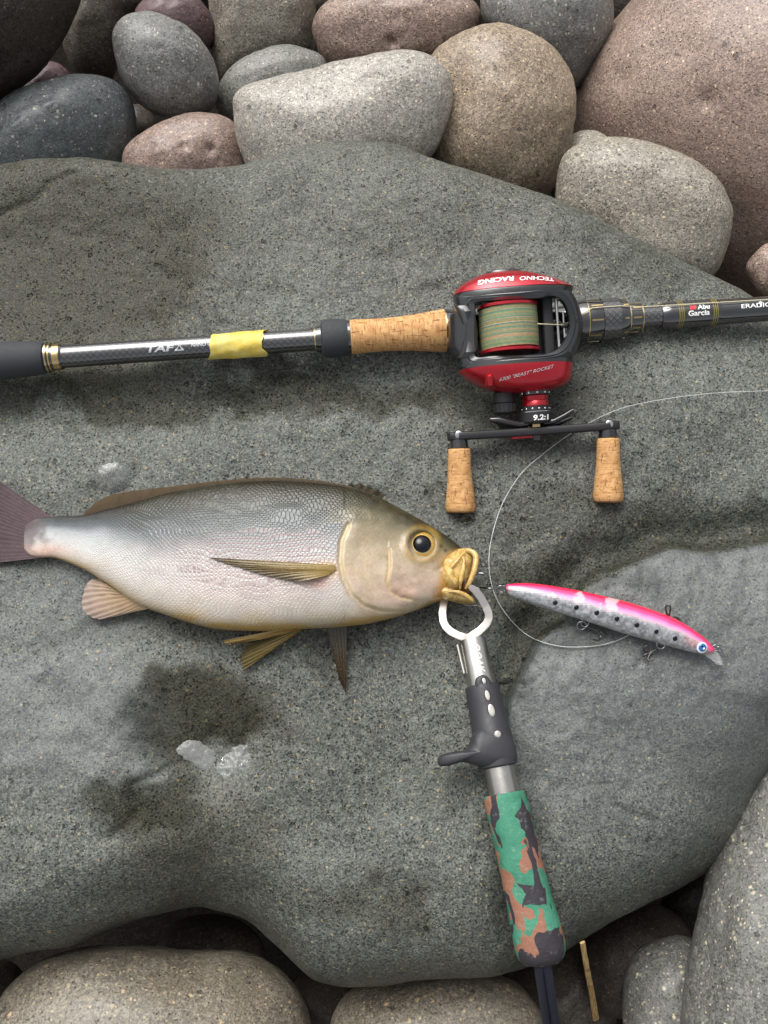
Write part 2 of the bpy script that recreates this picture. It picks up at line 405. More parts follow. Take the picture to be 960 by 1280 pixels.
    slick = np.maximum(slick, 0.8 * blob(60, 880, 140, 90, .5)); slick = np.maximum(slick, .5 * blob(60, 760, 120, 60, .5))
    o = build('boulder', V, F, rock_mat('grey_andesite', (95, 98, 92), (74, 77, 72), (176, 168, 142), 0.80, 0.30, 0.50, wet_shade_attr=True, fine=0.9), sharp=None,
              attrs={'wet_shade': np.clip(wet_shade, 0, 1), 'brown': brown, 'slick': slick}, origin=(c[0], c[1], -0.2))
    return tag(o, 'huge flat grey boulder that carries the fish and tackle', 'boulder')
boulder = make_slab()

# ------------------------------------------------------------------ beach stones around it
def icos(sub):
    bm = bmesh.new(); bmesh.ops.create_icosphere(bm, subdivisions=sub, radius=1)
    v = np.array([x.co[:] for x in bm.verts]); f = [tuple(q.index for q in x.verts) for x in bm.faces]; bm.free(); return v, f
ICO = {k: icos(k) for k in (3, 4, 6, 7)}
MROCK = dict(
    pale=rock_mat('pale_grey_stone', (160, 155, 146), (132, 128, 119), (247, 241, 228), 0.72, 0.28, seed=1, spot_size=1.1),
    egg=rock_mat('mid_grey_stone', (120, 120, 117), (96, 96, 93), (235, 231, 222), 0.80, 0.22, seed=2, spot_size=1.4),
    slate=rock_mat('slate_blue_stone', (77, 82, 83), (59, 64, 65), (191, 191, 185), 0.84, 0.2, seed=3, spot_size=1.3, rough=0.5),
    pink=rock_mat('pinkish_stone', (139, 119, 109), (116, 98, 89), (220, 205, 185), 0.80, 0.25, seed=4, spot_size=1.2, rough=0.5),
    green=rock_mat('greenish_grey_stone', (117, 117, 111), (93, 96, 88), (222, 219, 204), 0.82, 0.25, seed=5, spot_size=1.1),
    maroon=rock_mat('maroon_stone', (94, 71, 73), (71, 54, 56), (179, 155, 149), 0.86, 0.2, seed=6, rough=0.5),
    fawn=rock_mat('fawn_stone', (151, 135, 115), (120, 105, 89), (233, 218, 191), 0.74, 0.34, warm=(129, 117, 103), seed=7),
    rose=rock_mat('rose_brown_stone', (151, 131, 119), (123, 104, 95), (240, 220, 200), 0.80, 0.45, warm=(162, 140, 127), seed=8, spot_size=1.1, rough=0.55),
    tan=rock_mat('grey_tan_stone', (144, 138, 126), (120, 113, 103), (233, 223, 206), 0.74, 0.42, seed=9, spot_size=1.1),
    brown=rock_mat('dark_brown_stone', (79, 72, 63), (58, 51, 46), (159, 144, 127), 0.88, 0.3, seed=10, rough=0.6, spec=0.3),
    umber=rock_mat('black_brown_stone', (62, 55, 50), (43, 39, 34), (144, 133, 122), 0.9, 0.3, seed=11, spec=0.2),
    ochre=rock_mat('ochre_flecked_stone', (128, 121, 107), (100, 93, 83), (210, 192, 163), 0.76, 0.28, warm=(109, 98, 82), seed=12, spot_size=1.6, rough=0.45),
    ash=rock_mat('ash_grey_stone', (113, 113, 108), (90, 90, 85), (224, 219, 200), 0.78, 0.25, seed=13, spot_size=1.4, rough=0.55),
)
def stone(outline, zc, thick, mat, label, seed, sub=6, rough=1.0, lobe=0.05, dent=None):
    ol = smooth_curve(np.array(outline, float), 240, True)
    cx, cy = (ol.max(0) + ol.min(0)) / 2
    c = P(cx, cy, zc); s = mpp(c)
    n = CAM - c; n /= np.linalg.norm(n)
    u = RIGHT - n * (RIGHT @ n); u /= np.linalg.norm(u); v = np.cross(n, u)
    r_ = ray(ol[:, 0], ol[:, 1]); tt = ((c - CAM) @ n) / (r_ @ n); w = CAM + r_ * tt[:, None] - c
    a, b = w @ u, w @ v
    th = np.arctan2(b, a); rr = np.hypot(a, b); o = np.argsort(th); th, rr = th[o], rr[o]
    D, F = ICO[sub]
    A = np.arctan2(D[:, 1], D[:, 0]); rho = np.hypot(D[:, 0], D[:, 1])
    Rr = np.interp(A, np.r_[th - 2 * np.pi, th, th + 2 * np.pi], np.r_[rr, rr, rr])
    T = thick * s
    rmean = rr.mean()
    Rr = rmean + (Rr - rmean) * sm(0.0, 0.75, rho)
    rh = np.sin(np.arcsin(np.clip(rho, 0, 1)) )** 0.94
    k = lobe * rmean * fbm(D * 1.3 + seed * 3.1, 2, seed) * sm(1.0, 0.5, rho) + 0.0011 * rough * fbm(D * rmean * 26 + seed, 3, seed + 5) + 0.0004 * rough * fbm(D * rmean * 110 + seed, 2, seed + 9)
    V = c + (rh * Rr * np.cos(A))[:, None] * u + (rh * Rr * np.sin(A))[:, None] * v + (T * D[:, 2])[:, None] * n + k[:, None] * (D[:, :1] * u + D[:, 1:2] * v + D[:, 2:] * n)
    if dent:
        for dx, dy, sz, dp in dent:
            px, py = proj(V); V -= n * (dp * s * np.exp(-(((px - dx) ** 2 + (py - dy) ** 2) / sz ** 2)) * (D[:, 2] > 0))[:, None]
    return tag(build('stone', V, F, MROCK[mat], sharp=None, origin=c), label, 'stone')
STONES = [  # first three are unseen, added to keep southern light out of the gaps
 ([(60,1560),(120,1440),(300,1400),(470,1430),(520,1560),(450,1720),(250,1760),(100,1700)], -0.02, 130, 'ash', 'unseen grey stone added below the large tan stone to block light', None),
 ([(520,1560),(560,1440),(720,1390),(860,1430),(900,1560),(840,1700),(680,1740),(560,1690)], -0.03, 120, 'tan', 'unseen grey tan stone added below the hanging cord to block light', None),
 ([(-420,1500),(-380,1330),(-220,1260),(-60,1340),(-20,1480),(-100,1640),(-280,1680)], -0.03, 130, 'ash', 'unseen grey stone added beyond the large tan stone to block light', None),
 # outline, height of centre, half thickness px, colour, label
 ([(292,140),(300,113),(335,99),(400,82),(480,65),(530,67),(560,90),(567,125),(556,165),(540,195),(490,245),(400,262),(325,235),(301,190)], -0.040, 62, 'pale', 'long pale grey stone shaped like a loaf above the boulder rim', None),
 ([(155,195),(178,166),(215,148),(262,142),(294,156),(312,188),(312,245),(240,268),(165,245)], -0.060, 50, 'pink', 'low pinkish stone wedged against the boulder rim beside the slate stone', [(230,182,6,4),(263,186,7,5)]),
 ([(-40,180),(-12,138),(36,106),(90,93),(138,100),(164,128),(170,170),(158,225),(100,255),(30,255),(-20,225)], -0.055, 60, 'slate', 'dark slate blue stone with pale flecks at the boulder rim', None),
 ([(140,50),(152,24),(185,15),(225,28),(258,58),(273,95),(268,130),(240,147),(205,146),(172,128),(149,95)], -0.050, 58, 'egg', 'grey egg shaped stone with white flecks below the maroon stone', None),
 ([(150,150),(170,130),(195,150),(192,185),(160,190)], -0.13, 25, 'brown', 'small brownish stone hidden between slate stone and egg shaped stone', None),
 ([(270,118),(284,87),(318,64),(360,55),(398,66),(412,92),(400,120),(350,150),(298,160),(274,142)], -0.085, 42, 'green', 'small greenish grey stone tucked behind the loaf shaped stone', None),
 ([(168,14),(190,-8),(232,-10),(262,14),(270,45),(255,66),(215,50),(180,36)], -0.105, 42, 'maroon', 'maroon stone resting behind the grey egg shaped stone', None),
 ([(262,30),(264,-30),(300,-80),(360,-75),(392,-20),(394,40),(385,80),(330,100),(280,105),(266,70)], -0.115, 65, 'tan', 'smooth grey tan stone standing between maroon stone and rosy stone', None),
 ([(392,45),(402,8),(450,-18),(530,-24),(592,0),(600,35),(570,75),(500,95),(420,90)], -0.100, 62, 'rose', 'rosy brown rounded stone above the loaf shaped stone', [(490,52,7,6)]),
 ([(600,14),(606,-24),(650,-60),(720,-55),(760,-14),(763,38),(742,82),(714,112),(660,80),(615,40)], -0.085, 70, 'egg', 'blue grey stone with pale flecks behind the round fawn stone', None),
 ([(536,75),(575,42),(625,30),(680,50),(714,95),(721,140),(708,195),(682,245),(630,268),(565,245),(532,190),(522,120)], -0.062, 78, 'fawn', 'large round fawn stone with a shaded hollow on its side', [(560,110,38,14)]),
 ([(696,222),(714,187),(765,171),(830,181),(888,213),(914,257),(912,300),(890,345),(830,355),(752,325),(698,270)], -0.035, 60, 'tan', 'oval pitted grey tan stone leaning on the boulder rim', None),
 ([(684,222),(698,184),(728,162),(760,170),(775,205),(745,250),(700,255)], -0.085, 36, 'tan', 'small stone mostly hidden behind the oval pitted stone', None),
 ([(716,140),(734,75),(780,15),(850,-55),(990,-95),(1140,-20),(1200,160),(1140,330),(1010,385),(900,350),(800,290),(738,215)], -0.120, 190, 'rose', 'enormous reddish brown boulder with dark pits behind the oval stone', [(885,125,9,8),(775,98,10,5)]),
 ([(932,338),(946,313),(975,302),(1004,325),(995,360),(955,372)], -0.045, 30, 'rose', 'little rosy stone under the enormous reddish boulder', None),
 ([(-190,120),(-190,-90),(-60,-170),(60,-130),(102,-30),(92,28),(55,84),(15,118),(-60,160)], 0.000, 95, 'umber', 'big dark brown shadowed boulder rising over the slate stone', None),
 ([(78,52),(88,0),(112,-40),(146,-22),(156,20),(150,70),(136,104),(100,98)], -0.115, 42, 'brown', 'dark brown upright stone beside the grey egg shaped stone', None),
 ([(5,140),(30,98),(60,78),(86,92),(92,125),(50,150)], -0.11, 30, 'maroon', 'small dark maroon stone in the gap above the slate stone', None),
 ([(138,6),(150,-22),(190,-30),(205,-10),(188,14),(160,20)], -0.16, 32, 'brown', 'little brown stone peeking out over the maroon stone', None),
 ([(375,20),(385,-20),(420,-30),(440,0),(415,30)], -0.19, 32, 'brown', 'dark little stone deep in the gap beside the rosy stone', None),
 ([(740,40),(760,-30),(820,-50),(830,0),(790,60)], -0.22, 40, 'umber', 'black brown stone deep in the gap beside the reddish boulder', None),
 ([(-14,1300),(0,1248),(42,1206),(110,1183),(190,1183),(240,1188),(300,1188),(352,1214),(382,1252),(390,1310),(376,1400),(180,1450),(20,1410)], -0.090, 105, 'ochre', 'large tan stone with ochre flecks under the boulder notch', [(320,1232,26,7),(235,1205,40,6)]),
 ([(412,1300),(430,1248),(480,1221),(560,1210),(622,1219),(662,1246),(684,1300),(660,1390),(540,1420),(440,1380)], -0.105, 80, 'ochre', 'brownish rounded stone below the boulder beside the dark cord', None),
 ([(850,1310),(856,1215),(880,1112),(906,1030),(936,962),(976,912),(1060,890),(1160,1000),(1180,1250),(1100,1420),(940,1450),(860,1400)], -0.045, 120, 'ash', 'tall ash grey boulder with yellowish flecks leaning against the flat boulder', None),
 ([(780,1250),(786,1202),(812,1178),(858,1172),(890,1200),(890,1310),(830,1340),(786,1305)], -0.110, 55, 'ash', 'small grey stone wedged against the tall ash grey boulder', None),
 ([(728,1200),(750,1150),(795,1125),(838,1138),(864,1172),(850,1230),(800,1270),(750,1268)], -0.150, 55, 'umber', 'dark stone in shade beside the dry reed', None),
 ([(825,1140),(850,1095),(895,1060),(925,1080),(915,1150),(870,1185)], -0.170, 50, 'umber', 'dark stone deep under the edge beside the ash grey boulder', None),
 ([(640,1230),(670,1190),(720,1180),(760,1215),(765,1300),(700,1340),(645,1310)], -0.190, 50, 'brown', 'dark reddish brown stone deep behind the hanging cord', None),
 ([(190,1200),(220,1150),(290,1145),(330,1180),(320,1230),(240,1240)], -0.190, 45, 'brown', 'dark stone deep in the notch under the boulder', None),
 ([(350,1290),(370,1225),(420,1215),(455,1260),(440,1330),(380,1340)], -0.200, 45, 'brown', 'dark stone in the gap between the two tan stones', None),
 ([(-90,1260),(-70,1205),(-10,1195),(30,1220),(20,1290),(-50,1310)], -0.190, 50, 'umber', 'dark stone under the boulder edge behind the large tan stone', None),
]
for i, (ol, zc, th, m, lab, dent) in enumerate(STONES):
    w_ = max(p[0] for p in ol) - min(p[0] for p in ol)
    stone(ol, zc, th, m, lab, 100 + 17 * i, 6 if w_ > 60 else 4, 1.0, 0.045, dent)
# uncountable stones of the shore farther out, all round
def shore():
    V = []; F = []; o = 0; D, f = ICO[3]; rng = np.random.RandomState(5)
    for k in range(520):
        a = rng.uniform(0, 2 * np.pi); r = 0.78 + 2.6 * rng.rand() ** 0.8
        sc = rng.uniform(0.06, 0.13) * np.array([1, rng.uniform(.65, 1), rng.uniform(.5, .8)])
        z = -0.42 + rng.uniform(0.01, 0.10)
        q = rng.uniform(0, np.pi); rot = np.array([[np.cos(q), -np.sin(q), 0], [np.sin(q), np.cos(q), 0], [0, 0, 1]])
        v = (D * (1 + 0.12 * fbm(D * 1.2 + k * 2.3, 2, k))[:, None] * sc) @ rot.T + [r * np.cos(a), 0.12 + r * np.sin(a), z]
        V.append(v); F += [tuple(x + o for x in t) for t in f]; o += len(v)
    tag(build('shore_stones', np.vstack(V), F, MROCK['tan'], sharp=None, origin=(0, 0, -0.42)), 'rounded grey tan stones covering the shore around', 'stones', kind='stuff')
shore()

# ================================================================== the fish
def vcol_mat(name, rough=0.3, coat=0.0, bumpsc=None, alpha=None, metal=0.0, spec=0.5):
    t = NT(name); a = t.attr('Col'); v = t.obj(); n = t.noise(v, 500, 4)
    c = t.mix(t.lerp(n, 0.3, 0.7, 0.0, 0.22), a.outputs['Color'], (0.02, 0.018, 0.012, 1))
    t.set(color=c, rough=t.lerp(n, 0.3, 0.7, rough * 0.8, rough * 1.25), coat=coat, coatr=0.12, metal=metal, spec=spec)
    t.set(normal=t.bump(n, 0.25, 0.0004))
    if alpha: t.set(alpha=alpha)
    return t.m
FX = [30, 38, 50, 69, 103, 130, 172, 206, 240, 275, 330, 380, 420, 450, 475, 500, 525, 550, 566, 578, 585]
FT = [660, 652, 648, 646, 645, 639, 628, 619, 612, 607, 602.5, 604, 608, 614, 624, 637, 651, 666, 677, 687, 696]
FB = [686, 694, 697, 697.5, 711, 727, 755, 768, 779, 786, 788, 785, 783, 780, 775.5, 769, 760, 750, 744, 739, 734]
FW = [.8, 2.6, 5.5, 9, 14, 18, 25, 30, 34, 37, 40, 41, 41, 40, 38, 35, 31, 26, 21, 16, 11]     # half thickness, px
fish_floor = float(np.max([SZ(x, 700)[2] for x in (250, 300, 350, 400, 450)])) 
FS = mpp(P(330, 690, 0.02))
OPER = [(436, 658), (428, 676), (426, 700), (430, 722), (440, 742), (456, 756), (478, 763), (505, 764), (530, 756)]
PREOP = [(486, 688), (487, 708), (484, 726), (488, 738), (500, 746), (514, 749)]
def fish_body(root):
    NS, NA = 420, 216
    xs = np.interp(np.linspace(0, 1, NS), [0, 0.94, 1.0], [30, 560, 585])
    xs[-1] = 585
    top = smooth_curve(np.c_[FX, FT], 800); bot = smooth_curve(np.c_[FX, FB], 800); wid = smooth_curve(np.c_[FX, FW], 800)
    yt = np.interp(xs, top[:, 0], top[:, 1]); yb = np.interp(xs, bot[:, 0], bot[:, 1]); w = np.interp(xs, wid[:, 0], wid[:, 1]) * FS
    zc = fish_floor + np.maximum(w * 0.93, 0.004)
    zc = zc + 0.004 * sm(200, 30, xs) 
    pt = P(xs, yt, zc); pb = P(xs, yb, zc)
    end = np.sqrt(np.clip(1 - ((xs - 560) / 25.5).clip(0, 1) ** 2, 0, 1)) * 0.55 + 0.45
    c = (pt + pb) / 2; hv = (pt - pb) / 2
    th = np.linspace(0, 2 * np.pi, NA, endpoint=False)
    # fuller toward the belly side, narrow keel at the back
    cs = np.sign(np.cos(th)) * np.abs(np.cos(th)) ** 0.80; sn = np.sign(np.sin(th)) * np.abs(np.sin(th)) ** 0.66
    V = c[:, None] + hv[:, None] * cs[None, :, None] * 1.0
    wz = w[:, None] * sn[None] * (1 - 0.10 * cs[None]) 
    V[..., 2] += wz
    V = V.reshape(-1, 3)
    N = len(V)
    px, py = proj(V)
    up = sn[None].repeat(NS, 0).ravel() > -0.2
    # relief of the gill cover, cheek, jaw, eye socket (metres)
    d, s = seg_dist(px, py, OPER); sd = -d * s
    lift = 0.0011 * sm(-1.5, 2.5, sd) * sm(26, 6, sd) * (px > 424) * up
    lift -= 0.0011 * np.exp(-((sd + 1.5) / 2.2) ** 2) * (px > 420) * up
    d, s = seg_dist(px, py, PREOP); sd = -d * s
    lift -= 0.0007 * np.exp(-(d / 2.2) ** 2) * up; lift += 0.0007 * sm(-2, 3, sd) * sm(16, 5, d) * up * (sd > 0)
    ed = np.hypot(px - 527, py - 681)
    lift += (0.0012 * np.exp(-((ed - 20) / 4.5) ** 2) - 0.003 * sm(18, 13, ed)) * up
    d, s = seg_dist(px, py, [(556, 706), (548, 712), (556, 722)]); lift -= 0.0012 * np.exp(-(d / 3) ** 2) * up
    lift += 0.0007 * fbm(V * 60, 3, 5) * (px > 430)
    V[:, 2] += lift
    # colour of the skin
    tt = np.interp(px, xs, yt); bb = np.interp(px, xs, yb); v = np.clip((py - tt) / (bb - tt), 0, 1)
    v = v + 0.035 * fbm(np.stack([px / 40, py / 16, px * 0], -1), 3, 8)
    K = [0, .05, .12, .20, .30, .42, .58, .76, .88, .95, 1.0]
    C1 = [(40, 34, 20), (48, 46, 34), (56, 58, 52), (70, 74, 72), (98, 103, 104), (140, 140, 140), (178, 174, 171), (190, 184, 178), (192, 184, 172), (192, 178, 152), (186, 160, 108)]
    body = np.stack([np.interp(v, K, lin(C1)[:, k]) for k in range(3)], 1)
    C3 = [(40, 38, 36), (50, 53, 53), (60, 66, 68), (84, 90, 94), (150, 154, 156), (174, 176, 176), (184, 184, 182), (188, 182, 174), (186, 176, 162), (184, 166, 134), (168, 146, 104)]
    tail = np.stack([np.interp(v, K, lin(C3)[:, k]) for k in range(3)], 1)
    C2 = [(46, 42, 26), (56, 53, 35), (80, 76, 55), (116, 109, 86), (154, 143, 119), (178, 164, 140), (188, 170, 150), (190, 170, 154), (192, 174, 158), (194, 180, 158), (176, 156, 116)]
    head = np.stack([np.interp(v, K, lin(C2)[:, k]) for k in range(3)], 1)
    m = sm(190, 120, px)[:, None]; col = body * (1 - m) + tail * m
    d, s = seg_dist(px, py, OPER); sd = -d * s
    m = np.where(py > 655, sm(-12, 8, sd) * sm(405, 436, px), sm(390, 470, px))[:, None]
    m = np.clip(m, 0, 1); col = col * (1 - m) + head * m
    def stain(mask, rgb, a): 
        nonlocal col
        k = (np.clip(mask, 0, 1) * a)[:, None]; col = col * (1 - k) + lin(rgb) * k
    nz = fbm(np.stack([px / 9, py / 9, px * 0], -1), 3, 12)
    stain(sm(66, 32, px + 14 * nz), (98, 84, 86), .8)
    d, s = seg_dist(px, py, OPER); stain(np.exp(-((d - 1) / 3.2) ** 2), (214, 198, 160), .7); stain(np.exp(-(((-d * s) + 4.5) / 1.8) ** 2), (110, 92, 66), .35)
    d, s = seg_dist(px, py, PREOP); stain(np.exp(-(d / 3) ** 2), (204, 178, 122), .6); stain(np.exp(-((-d * s - 4) / 2.5) ** 2) * (d < 9), (132, 104, 80), .25)
    stain(np.exp(-((px - 500) / 24) ** 2 - ((py - 738) / 12) ** 2), (176, 138, 120), .4)
    stain(np.exp(-((px - 460) / 22) ** 2 - ((py - 715) / 30) ** 2) * (0.6 + nz), (196, 180, 146), .5)
    stain(np.exp(-((px - 404) / 17) ** 2 - ((py - 713) / 9) ** 2), (212, 162, 50), .9)
    stain(np.exp(-((px - 396) / 14) ** 2 - ((py - 728) / 7) ** 2), (206, 146, 120), .6)
    stain(sm(545, 562, px + 0.35 * (py - 715)) * sm(682, 698, py) , (194, 142, 44), .9)
    stain(np.exp(-((px - 558) / 14) ** 2 - ((py - 700) / 9) ** 2), (168, 128, 56), .7)
    stain(np.exp(-((ed - 21) / 4) ** 2) * (0.8 + 0.5 * nz), (178, 146, 66), .6)
    stain(sm(0.1, 0.6, nz) * sm(430, 460, px), (120, 108, 78), .15)
    stain(np.exp(-((px - 60) / 26) ** 2 - ((py - 688) / 8) ** 2), (202, 164, 150), .7)
    stain(np.exp(-((px - 320) / 110) ** 2 - ((py - 735) / 34) ** 2), (186, 160, 158), .22)
    for nx, ny in ((551, 683), (557, 688)): stain(np.exp(-(np.hypot(px - nx, py - ny) / 2.0) ** 2), (40, 30, 18), .8)
    stain(sm(0.975, 1.0, v) * sm(180, 260, px), (190, 154, 80), .6)
    scale_m = sm(6, -10, sd) * sm(440, 425, px) + 0.22 * sm(430, 450, px) * sm(540, 480, px)
    scale_m = np.clip(np.where(py < 650, sm(520, 440, px), scale_m), 0, 1)
    t = NT('fish_skin'); uv = t.uv(); a = t.attr('Col').outputs['Color']; sc = t.attr('scales').outputs['Fac']; row = t.attr('rows').outputs['Fac']
    # overlapping scales: staggered rounded cells
    sx = t.n('SeparateXYZ'); t.l(uv, sx.inputs[0])
    X, Y = sx.outputs[0], sx.outputs[1]
    wn_ = t.noise(uv, 0.05, 2); Yw = t.math('ADD', Y, t.math('MULTIPLY', wn_, 3.0))
    r_ = t.math('DIVIDE', Yw, 3.1); ri = t.math('FLOOR', r_); rf = t.math('SUBTRACT', t.math('FRACT', r_), 0.5)
    x_ = t.math('ADD', t.math('DIVIDE', X, 5.4), t.math('MULTIPLY', t.math('MODULO', ri, 2.0), 0.5))
    xf = t.math('FRACT', t.math('ADD', x_, t.math('MULTIPLY', t.math('MULTIPLY', rf, rf), 1.3)))
    edge = t.math('MULTIPLY', t.ss(xf, 0.0, 0.35), t.ss(t.math('ABSOLUTE', rf), 0.5, 0.30, 0.35, 1.0))
    h = t.math('MULTIPLY', t.math('MULTIPLY', t.math('SUBTRACT', 1.0, xf), edge), sc)
    fine = t.noise(t.obj(), 900, 3)
    c = t.mix(t.math('MULTIPLY', t.ss(edge, 0.55, 0.05, 0, 0.34), t.math('MULTIPLY', sc, t.ss(t.noise(t.obj(), 60, 3), .35, .62, .25, 1.0))), a, t.mix(1.0, a, (0.52, 0.46, 0.46, 1), 'MULTIPLY'))
    rw = t.math('MULTIPLY', t.math('MULTIPLY', t.ss(t.math('ABSOLUTE', t.math('SUBTRACT', t.math('FRACT', t.math('DIVIDE', Yw, 6.2)), 0.5)), 0.30, 0.12), t.ss(edge, 0.2, 0.8)), row)
    c = t.mix(t.math('MULTIPLY', rw, 0.8), c, c4((138, 112, 110)))
    hd = t.math('SUBTRACT', 1.0, sc, True); hn = t.noise(t.obj(), 210, 5, .65, .8); dv, _ = t.vor(t.obj(), 480)
    c = t.mix(t.math('MULTIPLY', hd, t.ss(hn, .48, .66, 0, .38)), c, t.mix(1.0, c, (0.80, 0.56, 0.46, 1), 'MULTIPLY'))
    c = t.mix(t.math('MULTIPLY', hd, t.ss(dv, .25, .55, 0, .22)), c, t.mix(1.0, c, (0.66, 0.62, 0.5, 1), 'MULTIPLY'))
    mot = t.noise(t.obj(), 110, 4); c = t.mix(t.ss(mot, 0.42, 0.7, 0, 0.22), c, t.mix(1.0, c, (0.62, 0.58, 0.52, 1), 'MULTIPLY'))
    c = t.mix(t.ss(fine, 0.45, 0.75, 0, 0.3), c, t.mix(1.0, c, (0.6, 0.56, 0.5, 1), 'MULTIPLY'))
    b1 = t.bump(h, 0.34, 0.0008); b2 = t.bump(fine, 0.22, 0.0005, b1)
    t.set(color=c, rough=t.lerp(fine, .3, .7, .24, .42), normal=b2, coat=0.3, coatr=0.14, spec=0.32, metal=t.math('MULTIPLY', sc, 0.12), sss=0.04)
    cb = t.bump(t.math('ADD', t.noise(t.obj(), 70, 4, .6), t.math('MULTIPLY', h, .15)), .6, .0022); t.l(cb, t.b.inputs['Coat Normal'])
    t.b.inputs['Subsurface Radius'].default_value = (0.004, 0.002, 0.0015); t.b.inputs['Subsurface Scale'].default_value = 0.5
    F = [f[::-1] for f in grid_faces(NS, NA, True)]
    Vc = np.vstack([V, V[:NA].mean(0), V[-NA:].mean(0) + [0.002, 0, 0]]); a_, b_ = N, N + 1
    F += [(a_, j, (j + 1) % NA) for j in range(NA)] + [(b_, (NS - 1) * NA + (j + 1) % NA, (NS - 1) * NA + j) for j in range(NA)]
    pad = lambda q: np.r_[q, q[:1], q[-1:]]
    rows = sm(180, 260, px) * sm(425, 390, px) * sm(.26, .38, v) * sm(.85, .6, v) 
    o = build('body', Vc, F, t.m, root, None, col=np.vstack([col, col[:1], col[-1:]]), uv=np.c_[pad(px), 610 + 172 * pad(v)], attrs={'scales': pad(scale_m), 'rows': pad(rows)})
    return V, px, py, np.repeat(sn[None], NS, 0).ravel()
fish = thing('fish', P(330, 700, fish_floor), 'silvery fish with olive back and yellow mouth lying on its side', 'fish')
FV, FPXx, FPYy, FSN = fish_body(fish)
_t = FSN > 0.02
_fv, _fx, _fy = FV[_t], FPXx[_t], FPYy[_t]
def fish_top(px, py, lift=0.0):
    i = np.argmin((_fx - px) ** 2 + (_fy - py) ** 2); return P(px, py, _fv[i, 2] + lift)

def fin(name, root_pts, tip_pts, zf, mat, parent, c0, c1, nray=9, nv=26, jag=1.5, thick=0.0005, amp=0.0005, dark=0.55):
    nu = nray * 6 + 1
    a = smooth_curve(root_pts, nu); b = smooth_curve(tip_pts, nu)
    u = np.linspace(0, 1, nu); v = np.linspace(0, 1, nv)
    ph = np.cos(u * nray * 2 * np.pi)
    b = b + (b - a) / (np.linalg.norm(b - a, axis=1)[:, None] + 1e-6) * (jag * ph + jag * 0.8 * vnoise(np.c_[u * 14, u * 0, u * 0 + len(name)], 4))[:, None]
    q = a[:, None] * (1 - v)[None, :, None] + b[:, None] * v[None, :, None]
    q[..., 1] += 2.0 * np.sin(v * np.pi)[None] * np.sin(u * 7)[:, None]
    z = zf(q[..., 0], q[..., 1], u[:, None], v[None]) 
    p = P(q[..., 0], q[..., 1], z)
    p[..., 2] += amp * ph[:, None] * (0.3 + 0.7 * v[None])
    top = p.reshape(-1, 3).copy(); bot = top.copy(); bot[:, 2] -= thick
    ray_ = (0.5 + 0.5 * ph)[:, None] * np.ones(nv)[None]
    k = v[None, :, None]; col = lin(c0) * (1 - k) + lin(c1) * k
    col = col * np.ones((nu, nv, 1)) * (1 - dark * (1 - ray_ ** 0.7)[..., None] * (0.5 + 0.5 * vnoise(np.stack([q[..., 0] / 8, q[..., 1] / 8, q[..., 0] * 0], -1), 6))[..., None].clip(0, 1))
    col = col.reshape(-1, 3)
    f = grid_faces(nu, nv); n = nu * nv
    F = f + [tuple(i + n for i in x[::-1]) for x in f]
    rim = [i * nv for i in range(nu)] + [(nu - 1) * nv + j for j in range(1, nv)] + [i * nv + nv - 1 for i in range(nu - 2, -1, -1)] + [j for j in range(nv - 2, 0, -1)]
    F += [(rim[i], rim[(i + 1) % len(rim)], rim[(i + 1) % len(rim)] + n, rim[i] + n) for i in range(len(rim))]
    return build(name, np.vstack([top, bot]), F, mat, parent, 60, col=np.vstack([col, col]))
fin_m = vcol_mat('fin_membrane', 0.28, 0.3, alpha=0.84)
flat = lambda lift: (lambda x, y, u, v: SZ(x, y, lift)[..., 2])
zt = lambda z0, z1: (lambda x, y, u, v: np.maximum(z0 + (z1 - z0) * v, SZ(x, y, 0.0008)[..., 2]))
FF = fish_floor
solid_fin = vcol_mat('dark_fin', 0.6, 0.0, spec=0.12)
fin('tail_fin', [(66, 647), (56, 657), (50, 672), (52, 688), (58, 696)], [(-62, 560), (-50, 610), (-38, 652), (-48, 690), (-66, 708)], lambda x, y, u, v: FF + .0086 - .0036 * v + 0 * x, solid_fin, fish, (92, 78, 82), (70, 58, 62), 19, 44, 3, amp=.00005, dark=0.3)
fin('dorsal_fin', [(100, 650), (140, 640), (206, 624), (275, 612), (340, 608), (400, 611), (446, 620)], [(106, 641), (126, 624), (156, 615), (206, 609), (265, 602), (330, 597), (392, 600), (440, 608)],
    lambda x, y, u, v: fish_floor + np.interp(x, [100, 200, 330, 450], [.010, .016, .019, .020]) + 0 * v, solid_fin, fish, (58, 47, 34), (84, 70, 50), 17, 10, 0.1, amp=.0002, dark=0.3)
fin('dorsal_spines', [(430, 612), (450, 618), (470, 626)], [(438, 604), (462, 608), (482, 619)], zt(FF + 0.017, FF + 0.010), fin_m, fish, (70, 62, 40), (52, 48, 36), 4, 8, 1)
fin('anal_fin', [(190, 760), (170, 752), (150, 741), (134, 730)], [(150, 769), (122, 774), (104, 762), (104, 742), (112, 726), (124, 723)], zt(FF + 0.012, FF + 0.006), fin_m, fish, (186, 156, 116), (168, 148, 136), 12, 22, .3, amp=.0002)
fin('pelvic_fin', [(388, 779), (384, 784), (378, 786)], [(278, 801), (284, 805), (300, 804)], zt(FF + 0.016, FF + 0.014), fin_m, fish, (190, 160, 92), (166, 142, 92), 6, 30, .6, dark=.4)
fin('pelvic_fin', [(384, 783), (378, 786), (368, 788)], [(304, 838), (302, 822), (308, 806)], zt(FF + 0.012, FF + 0.004), fin_m, fish, (176, 152, 92), (126, 112, 70), 7, 30, 1, dark=.5)
tag(fin('pectoral_fin', [(408, 782), (433, 780)], [(424, 850), (433, 867)], zt(FF + 0.010, FF + 0.002), fin_m, fish, (70, 64, 52), (92, 76, 58), 5, 30, 1, dark=.5))
